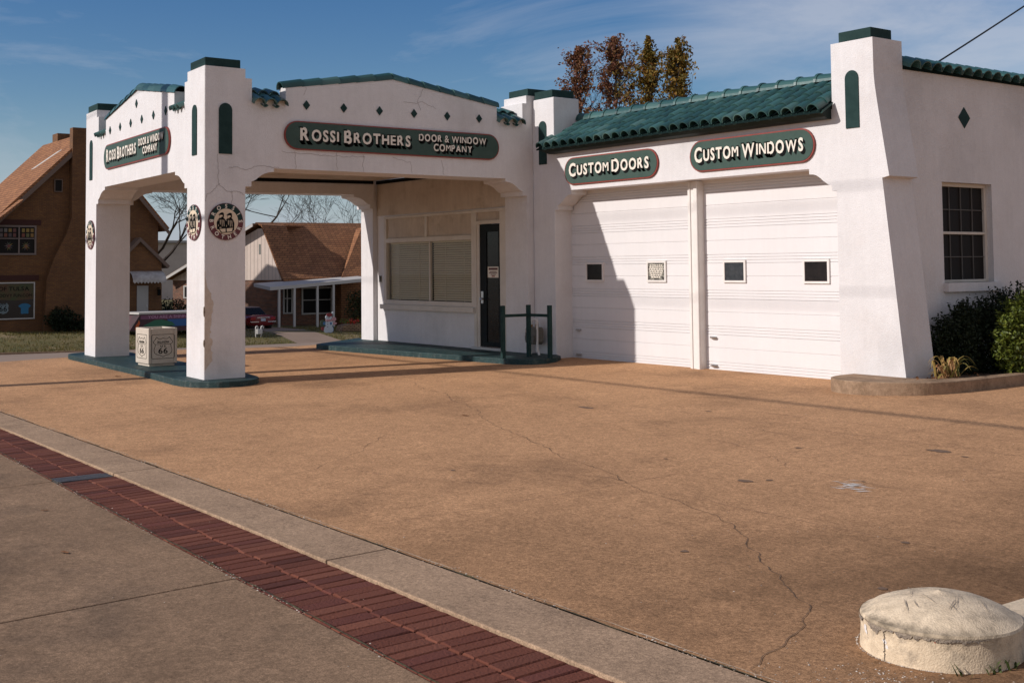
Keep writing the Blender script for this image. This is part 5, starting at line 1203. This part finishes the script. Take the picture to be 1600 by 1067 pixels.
m_ = MB(); m_.prism([(9.75, .76), (9.75, .84), (1.97, 4.64), (1.97, 4.56)], .60, -8, GT); m_.prism([(-.1, .66), (-.1, .80), (1.62, 4.56), (1.97, 4.64), (1.97, 4.56), (1.66, 4.46)], .05, -3, GT); part('gable_roof', m_, SHINGLE, CT)
m_ = MB(); m_.prism([(1.72, 2.5), (1.86, 2.5), (1.86, 3.2), (1.72, 3.2)], .012, -.05, GT); part('slot_vent', m_, mat('vent_slot', (.16, .17, .15), rough=.6), CT)
m_ = MB(); m_.prism([(7.2, -.55), (8.3, -.55), (8.3, .35), (7.2, .35)], .03, -.06, GT); fwn = link('window', m_, WHITEH, CT); m_ = MB(); m_.prism([(7.3, -.47), (7.7, -.47), (7.7, .27), (7.3, .27)], .04, 0, GT); m_.prism([(7.8, -.47), (8.2, -.47), (8.2, .27), (7.8, .27)], .04, 0, GT); part('pane', m_, SCREEN, fwn)
m_ = MB(); m_.box(-81.5, -75.62, 37.55, 50, -3, .8); part('wall', m_, BRICKM, CT)
m_ = MB(); m_.add([(-75.0, 37.35, .62), (-75.0, 50, .62), (-80.6, 50, 4.75), (-80.6, 37.9, 4.68), (-75.0, 37.35, .80), (-75.0, 50, .80), (-80.6, 50, 4.93), (-80.6, 37.9, 4.86), (-86, 50, .7), (-86, 37.9, .7)], [(0, 1, 2, 3), (7, 6, 5, 4), (0, 4, 5, 1), (0, 3, 7, 4), (1, 5, 6, 2), (7, 9, 8, 6), (3, 2, 8, 9)]); part('roof', m_, SHINGLE, CT)
m_ = MB(); m_.add([(-74.4, 41.45, .72), (-78.6, 45.6, 4.55), (-78.6, 50, 4.55), (-74.0, 50, .72), (-79.5, 45.6, 4.4)], [(0, 1, 2, 3), (0, 4, 1)]); m_.box(-78, -74.45, 41.5, 50, -3, .7); part('wing', m_, SHINGLE, CT)
m_ = MB(); m_.box(-75.1, -74.96, 37.4, 50, .50, .66); part('gutter', m_, BROWNT, CT)
m_ = MB(); vs = [(-72, 34.89, .09), (-75.55, 35.4, .30), (-75.55, 43, .75), (-72, 42.6, .60)]; m_.add([(x, y, z) for x, y, z in vs]+[(x, y, z+.22) for x, y, z in vs], [(3, 2, 1, 0), (4, 5, 6, 7), (0, 1, 5, 4), (1, 2, 6, 5), (2, 3, 7, 6), (3, 0, 4, 7)]); pr = part('porch_roof', m_, WHITEH, CT)
for y in (35.57, 36.68, 38.38, 39.6): part('porch_post', MB().box(-72.15, -72.02, y-.065, y+.065, -2.7, .16+(y-34.9)*.06), WHITEH, CT)
hwin(CT, -75.6, 36.95+.65, 38.3, -1.6, .2, .09, SCREEN, [('v', 37.9), ('h', -.55)])
hwin(CT, -75.6, 39.0, 41.4, -1.7, .2, .11, SCREEN, [('v', 40.2), ('h', -.7)])
# ------------------------------------------------------------------ red car seen from behind
CAR = thing('parked_car', 'dark red saloon car parked nose in on the cottage driveway', 'car', (-72, 33.45, -2.38))
cy0, cz0 = 33.45, -2.38
def car_body():
    bm = bmesh.new()
    sec = [(-70.0, .55, .88, .38), (-70.05, .80, .98, .30), (-70.3, .90, 1.0, .24), (-71.2, .92, .99, .22), (-72.5, .93, .97, .22), (-74.0, .93, .97, .22), (-75.0, .90, .90, .24), (-75.4, .75, .76, .34)]
    rings = []
    for x, hw, top, bot in sec:
        ring = [(-hw*.92, bot), (-hw, bot+.18), (-hw*.99, top-.18), (-hw*.88, top-.03), (0, top+.02), (hw*.88, top-.03), (hw*.99, top-.18), (hw, bot+.18), (hw*.92, bot)]
        rings.append([bm.verts.new((x, cy0+a, cz0+b)) for a, b in ring])
    for r1, r2 in zip(rings, rings[1:]):
        for k in range(len(r1)): bm.faces.new((r1[k], r1[(k+1) % 9], r2[(k+1) % 9], r2[k]))
    bm.faces.new(rings[0]); bm.faces.new(rings[-1][::-1]); bmesh.ops.recalc_face_normals(bm, faces=bm.faces)
    me = bpy.data.meshes.new('body'); bm.to_mesh(me); bm.free(); return me
o = bpy.data.objects.new('body', car_body()); o.data.materials.append(RED); COL.objects.link(o); put(o, CAR)
sm = o.modifiers.new('s', 'SUBSURF'); sm.levels = sm.render_levels = 2; o.data.polygons.foreach_set('use_smooth', [True]*len(o.data.polygons))
def cabin(w0, w1, z0_, z1_, x):
    m_ = MB(); m_.add([(x[0], cy0-w0, cz0+z0_), (x[0], cy0+w0, cz0+z0_), (x[1], cy0+w1, cz0+z1_), (x[1], cy0-w1, cz0+z1_), (x[3], cy0-w0, cz0+z0_), (x[3], cy0+w0, cz0+z0_), (x[2], cy0+w1, cz0+z1_), (x[2], cy0-w1, cz0+z1_)], [(0, 1, 2, 3), (3, 2, 6, 7), (7, 6, 5, 4), (0, 3, 7, 4), (1, 5, 6, 2)]); return m_
bevel(part('roof', cabin(.80, .60, .93, 1.45, (-71.1, -71.75, -72.9, -73.9)), mat('car_roof_vinyl', (.20, .13, .12), rough=.5), CAR), .06, 3)
part('rear_window', MB().add([(-71.10, cy0-.70, cz0+1.0), (-71.10, cy0+.70, cz0+1.0), (-71.60, cy0+.54, cz0+1.40), (-71.60, cy0-.54, cz0+1.40), (-71.2, cy0-.70, cz0+1.0), (-71.2, cy0+.70, cz0+1.0), (-71.7, cy0+.54, cz0+1.40), (-71.7, cy0-.54, cz0+1.40)], [(0, 1, 2, 3), (7, 6, 5, 4), (0, 3, 7, 4), (1, 5, 6, 2), (0, 4, 5, 1), (3, 2, 6, 7)]), DARKGLASS, CAR)
TAIL = mat('tail_lamp', (.30, .01, .012), rough=.15)
for s in (-1, 1): bevel(part('tail_light', MB().box(-70.06, -69.985, cy0+s*.68-.16, cy0+s*.68+.16, cz0+.66, cz0+.86), TAIL, CAR), .02, 2)
bevel(part('trim_strip', MB().box(-70.1, -69.97, cy0-.42, cy0+.42, cz0+.80, cz0+.85), CHROME, CAR), .01, 2)
for s in (-1, 1): bevel(part('bumper_strip', MB().box(-70.05, -69.95, cy0+s*.58-.28, cy0+s*.58+.28, cz0+.53, cz0+.58), CHROME, CAR), .01, 2)
part('number_plate', MB().box(-70.02, -69.975, cy0-.16, cy0+.16, cz0+.60, cz0+.77), mat('plate', (.55, .58, .62), (.3, .34, .4), 9, .5), CAR)
for x in (-71.0, -74.2):
    for s in (-1, 1):
        m_ = MB(); m_.tube([(x, cy0+s*.70, cz0+.30), (x, cy0+s*.92, cz0+.30)], .31, 20); wh = part('wheel', m_, RUBBER, CAR); m_ = MB(); m_.tube([(x, cy0+s*.915, cz0+.30), (x, cy0+s*.93, cz0+.30)], .19, 16); part('rim', m_, CHROME, wh)
for s in (-1, 1): bevel(part('wing_mirror', MB().box(-73.1, -72.95, cy0+s*.98-.08, cy0+s*.98+.08, cz0+.98, cz0+1.10), RED, CAR), .02, 2)
# ------------------------------------------------------------------ street-side meter, trailer, snowman, planter
t = thing('street_meter', 'pale twin pipe utility meter standing on the far lawn by the car', 'meter', (-66, 31.1, -2.5)); mx0, my0 = -65.0, 30.75; mz = terr(mx0, my0)
for k, y in enumerate((my0-.17, my0+.17)):
    m_ = MB(); m_.tube([(mx0, y, mz-.05), (mx0, y, mz+.55), (mx0, y+.03, mz+.63), (mx0, y+.09, mz+.65), (mx0, y+.13, mz+.60), (mx0, y+.13, mz+.50)], .035, 8); part('pipe', m_, PIPEW, t)
bevel(part('meter_body', MB().box(mx0-.1, mx0+.1, my0-.10, my0+.22, mz+.18, mz+.48), PIPEW, t), .03, 2)
t = thing('painted_trailer', 'long low display trailer painted with bright pictures behind the litter bin', 'trailer', (-66, 26, -2.5)); tz = terr(-66, 25.5)
m_ = MB(); m_.add([(-66, 23.45, tz+.35), (-66, 29.5, tz+.25), (-68.2, 29.5, tz+.25), (-68.2, 23.45, tz+.35), (-66, 24.05, tz+1.25), (-66, 29.5, tz+1.25), (-68.2, 29.5, tz+1.25), (-68.2, 24.05, tz+1.25)], [(3, 2, 1, 0), (4, 5, 6, 7), (0, 1, 5, 4), (1, 2, 6, 5), (2, 3, 7, 6), (3, 0, 4, 7)])
m_.v = [(x, y-.42*(x < -67)-.0, z) for x, y, z in m_.v]; part('trailer_body', m_, mat('trailer_maroon', (.10, .022, .035), (.02, .015, .02), 1.2, .5), t)
m_ = MB(); m_.add([(-65.9, 23.95, tz+1.26), (-65.9, 29.6, tz+1.26), (-68.3, 29.6, tz+1.26), (-68.3, 23.45, tz+1.26), (-65.9, 23.95, tz+1.36), (-65.9, 29.6, tz+1.36), (-68.3, 29.6, tz+1.36), (-68.3, 23.45, tz+1.36)], [(3, 2, 1, 0), (4, 5, 6, 7), (0, 1, 5, 4), (1, 2, 6, 5), (2, 3, 7, 6), (3, 0, 4, 7)]); part('lid', m_, WHITEH, t)
PC = {'g': (.02, .14, .08), 'b': (.02, .10, .30), 'o': (.55, .10, .02), 'p': (.18, .06, .13), 'r': (.25, .03, .03), 't': (.05, .30, .25)}
def pp(nm, pts, c_, d=.012): part(nm, MB().prism(pts, -66, -66+d, fx), mat('paint_'+nm, PC[c_], rough=.5), t)
pp('purple_band', [(24.08, tz+.98), (29.4, tz+.98), (29.4, tz+1.22), (24.08, tz+1.22)], 'p', .008)
pp('green_picture', [(24.2, tz+.62), (24.9, tz+.92), (25.3, tz+.95), (25.9, tz+.80), (26.1, tz+.6), (25.0, tz+.5)], 'g', .012)
pp('blue_picture', [(25.95, tz+.55), (27.0, tz+.55), (27.0, tz+.95), (25.6, tz+.95)], 'b', .010)
pp('red_picture', [(27.15, tz+.9), (27.8, tz+.92), (27.8, tz+.35), (27.4, tz+.25), (27.15, tz+.5)], 'r', .012)
pp('teal_zigzag', [(27.0, tz+.32), (27.3, tz+.22), (27.5, tz+.34), (27.8, tz+.22), (27.8, tz+.16), (27.5, tz+.27), (27.3, tz+.14), (27.0, tz+.25)], 't', .016)
pp('orange_flame', [(23.75, tz+.42), (23.9, tz+.40), (24.05, tz+.8), (23.98, tz+.95), (23.9, tz+.75), (23.82, tz+.7)], 'o', .014)
m_ = MB(); V, F = text_mb([('YOU ARE A SHINING DAY', .17, 0)], 3.1, .009, .012, .02, 0, 0); mapped(m_, V, F, frame((-66, 24.5, tz+1.02), (0, 1, 0), (1, 0, 0))); part('lettering', m_, mat('lilac_letters', (.45, .25, .38), rough=.6), t)
for y in (24.9, 28.6):
    m_ = MB(); m_.tube([(-66.1, y, tz+.22), (-66.35, y, tz+.22)], .24, 16); part('wheel', m_, RUBBER, t)
t = thing('snowman_cutout', 'painted wooden snowman cutout with red hat and wreath on the lawn', 'decoration', (-66, 35.9, -2.45)); sx, sy = -66., 35.95; sz = terr(sx, sy)-.02
def disc(nm, cy_, cz_, ry, rz, c_, d0, d1, n=18): part(nm, MB().prism([(sy+cy_+ry*math.cos(2*math.pi*k/n), sz+cz_+rz*math.sin(2*math.pi*k/n)) for k in range(n)], sx+d0, sx+d1, fx), c_, t)
SNOW = mat('snow_paint', (.50, .56, .62), rough=.6); BLUP = mat('blue_paint', (.06, .17, .34), rough=.6); REDP = mat('red_paint', (.22, .025, .03), rough=.6); GRNP = mat('wreath_green', (.05, .075, .045), rough=.7); PINK = mat('scarf_pink', (.48, .26, .28), rough=.7)
disc('base_ball', -.05, .24, .33, .26, SNOW, 0, .03); disc('base_shade', .12, .24, .18, .24, BLUP, .005, .028); disc('body_ball', -.02, .60, .27, .25, SNOW, 0, .036); disc('head', -.05, .98, .22, .18, SNOW, 0, .040)
disc('hat', .0, 1.13, .20, .11, REDP, .002, .046); disc('pompom', .25, 1.25, .07, .07, SNOW, 0, .05); disc('scarf', -.03, .79, .24, .07, PINK, .004, .05); disc('raised_arm', .33, .86, .15, .13, PINK, 0, .032); disc('lower_arm', .36, .60, .17, .08, PINK, 0, .030)
disc('wreath', -.42, .62, .22, .22, GRNP, 0, .034); disc('wreath_center', -.36, .62, .09, .10, BLUP, .004, .044); disc('ribbon', -.42, .30, .14, .12, REDP, 0, .028); disc('mitten', .10, .60, .07, .09, BLUP, .004, .044)
for k in range(3): disc('button', -.12, .40+.16*k, .025, .03, MAROON, .004, .05, 8)
disc('eye', -.10, 1.0, .02, .025, BLACK, .004, .05, 8); disc('eye', .0, 1.0, .02, .025, BLACK, .004, .05, 8); disc('nose', -.05, .95, .035, .02, PC and mat('carrot', (.4, .12, .03)), .004, .054, 8)
t = thing('flower_planter', 'low stone flower bed with bright red blooms beside the porch', 'flower bed', (-66.6, 39, -2.4)); fz = terr(-67, 38.5)-.02
part('stone_edge', MB().prism([(37.0, fz-.1), (41.5, fz-.1), (41.5, fz+.42), (37.7, fz+.42), (37.2, fz+.36)], -66.4, -67.2, fx), brickmat('bed_stone', (.42, .27, .15), (.25, .15, .085), (.08, .05, .03), .28, .11, .02), t)
m_ = MB(); rs = random.Random(1)
for k in range(90): leafquad(m_, (-66.6+rs.gauss(0, .12), 38.0+rs.gauss(0, .22), fz+.56+rs.gauss(0, .07)), .07, rs)
link('blooms', m_, mat('red_bloom', (.55, .03, .02), rough=.6), t, fix=False)
m_ = MB()
for k in range(300): leafquad(m_, (-66.7+rs.gauss(0, .2), rs.uniform(37.2, 41), fz+.48+abs(rs.gauss(0, .12))), .08, rs)
link('foliage', m_, BOX, t, fix=False)
def farshrub(label, x, y, z, rx, ry, rz, n, seed, mt=YEW, s=.09):
    rr_ = random.Random(seed); t = thing('garden_shrub', label, 'shrub', (x, y, z), 'garden shrubs by the far houses'); m_ = MB(); b_ = MB(); b_.tube([(x, y, z-.1), (x, y, z+rz)], [.05, .02], 5)
    for i in range(n):
        d = Vector((rr_.gauss(0, 1), rr_.gauss(0, 1), rr_.gauss(0, 1))).normalized(); q = rr_.random()**.4*(1+.4*mnoise.noise((d.x*2, d.y*2, d.z*2+seed)))
        leafquad(m_, (x+d.x*rx*q, y+d.y*ry*q, z+rz+d.z*rz*q), s*rr_.uniform(.6, 1.2), rr_)
    part('stem', b_, BARK, t); link('foliage', m_, mt, t, fix=False)
farshrub('dark bush against the chimney breast of the brown house', -71, 21.3, -2.1, .5, 1.0, .75, 1500, 61)
farshrub('low dark bush nearest the left canopy pillar', -71, 23.2, -2.1, .5, 1.3, .45, 1500, 62)
farshrub('dark hedge between the trailer and the cottage gable', -78, 30.6, -2.3, .7, 1.4, .9, 1900, 63)
farshrub('tall dark shrub beside the cottage porch posts', -72.6, 42.0, -2.4, .6, 1.2, 1.25, 1900, 64, varmat('camellia_leaf', [(.012, .02, .006), (.03, .04, .01), (.05, .06, .015)], .5))
farshrub('autumn bush with yellow leaves between the houses', -84, 34.5, -2.2, .8, 1.3, 1.9, 1500, 65, LEAFY, .10)
t = thing('distant_warehouse', 'long pale flat roofed building far behind the bare trees', 'building', (-180, 70, -3))
part('wall', MB().box(-190, -180, 55, 95, -5, 5.6), mat('pale_warehouse', (.52, .45, .40), (.42, .36, .32), .3, .9), t); part('roof', MB().box(-190.5, -179.5, 54.5, 95.5, 5.62, 6.0), mat('warehouse_roof', (.35, .33, .32), rough=.9), t)
part('door', MB().box(-180, -179.9, 62, 66, -5, 1), BROWNT, t)
# ------------------------------------------------------------------ poles and cables
def pole(label, x, y, z, h, r=.14):
    t = thing('utility_pole', label, 'utility pole', (x, y, z), 'wooden utility poles'); m_ = MB(); m_.tube([(x, y, z-.3), (x, y, z+h*.5), (x, y, z+h)], [r, r*.92, r*.8], 14); part('shaft', m_, WOODP, t); part('crossarm', MB().box(x-.05, x+.05, y-1.1, y+1.1, z+h-.7, z+h-.58), WOODP, t); return t
pole('wooden pole on the street side pavement left of the canopy', -19.95, .25, -.25, 11.0, .17)
def cable(label, a, b, r, sag=.3, n=24):
    a, b = Vector(a), Vector(b); m_ = MB(); m_.tube([a.lerp(b, k/n)+Vector((0, 0, -sag*4*(k/n)*(1-k/n))) for k in range(n+1)], r, 6)
    single('overhead_cable', m_, CABLE, label, 'cable', 'overhead cables', loc=tuple(a))
cable('thick telephone cable along the street, its shadow crossing the forecourt', (-60, .15, 5.98), (30, .15, 5.98), .030, .0)
cable('thin service wire rising from the garage roof into the upper right sky', (-9.75, 14.05, 3.92), (-9.6, 24.5, 9.2), .012, .12)
cable('upper power wire along the street at the pole crossarm', (-60, -.7, 10.05), (30, -.7, 10.05), .012, .0)
cable('middle power wire along the street below the pole crossarm', (-60, -.7, 8.73), (30, -.7, 8.73), .010, .0)
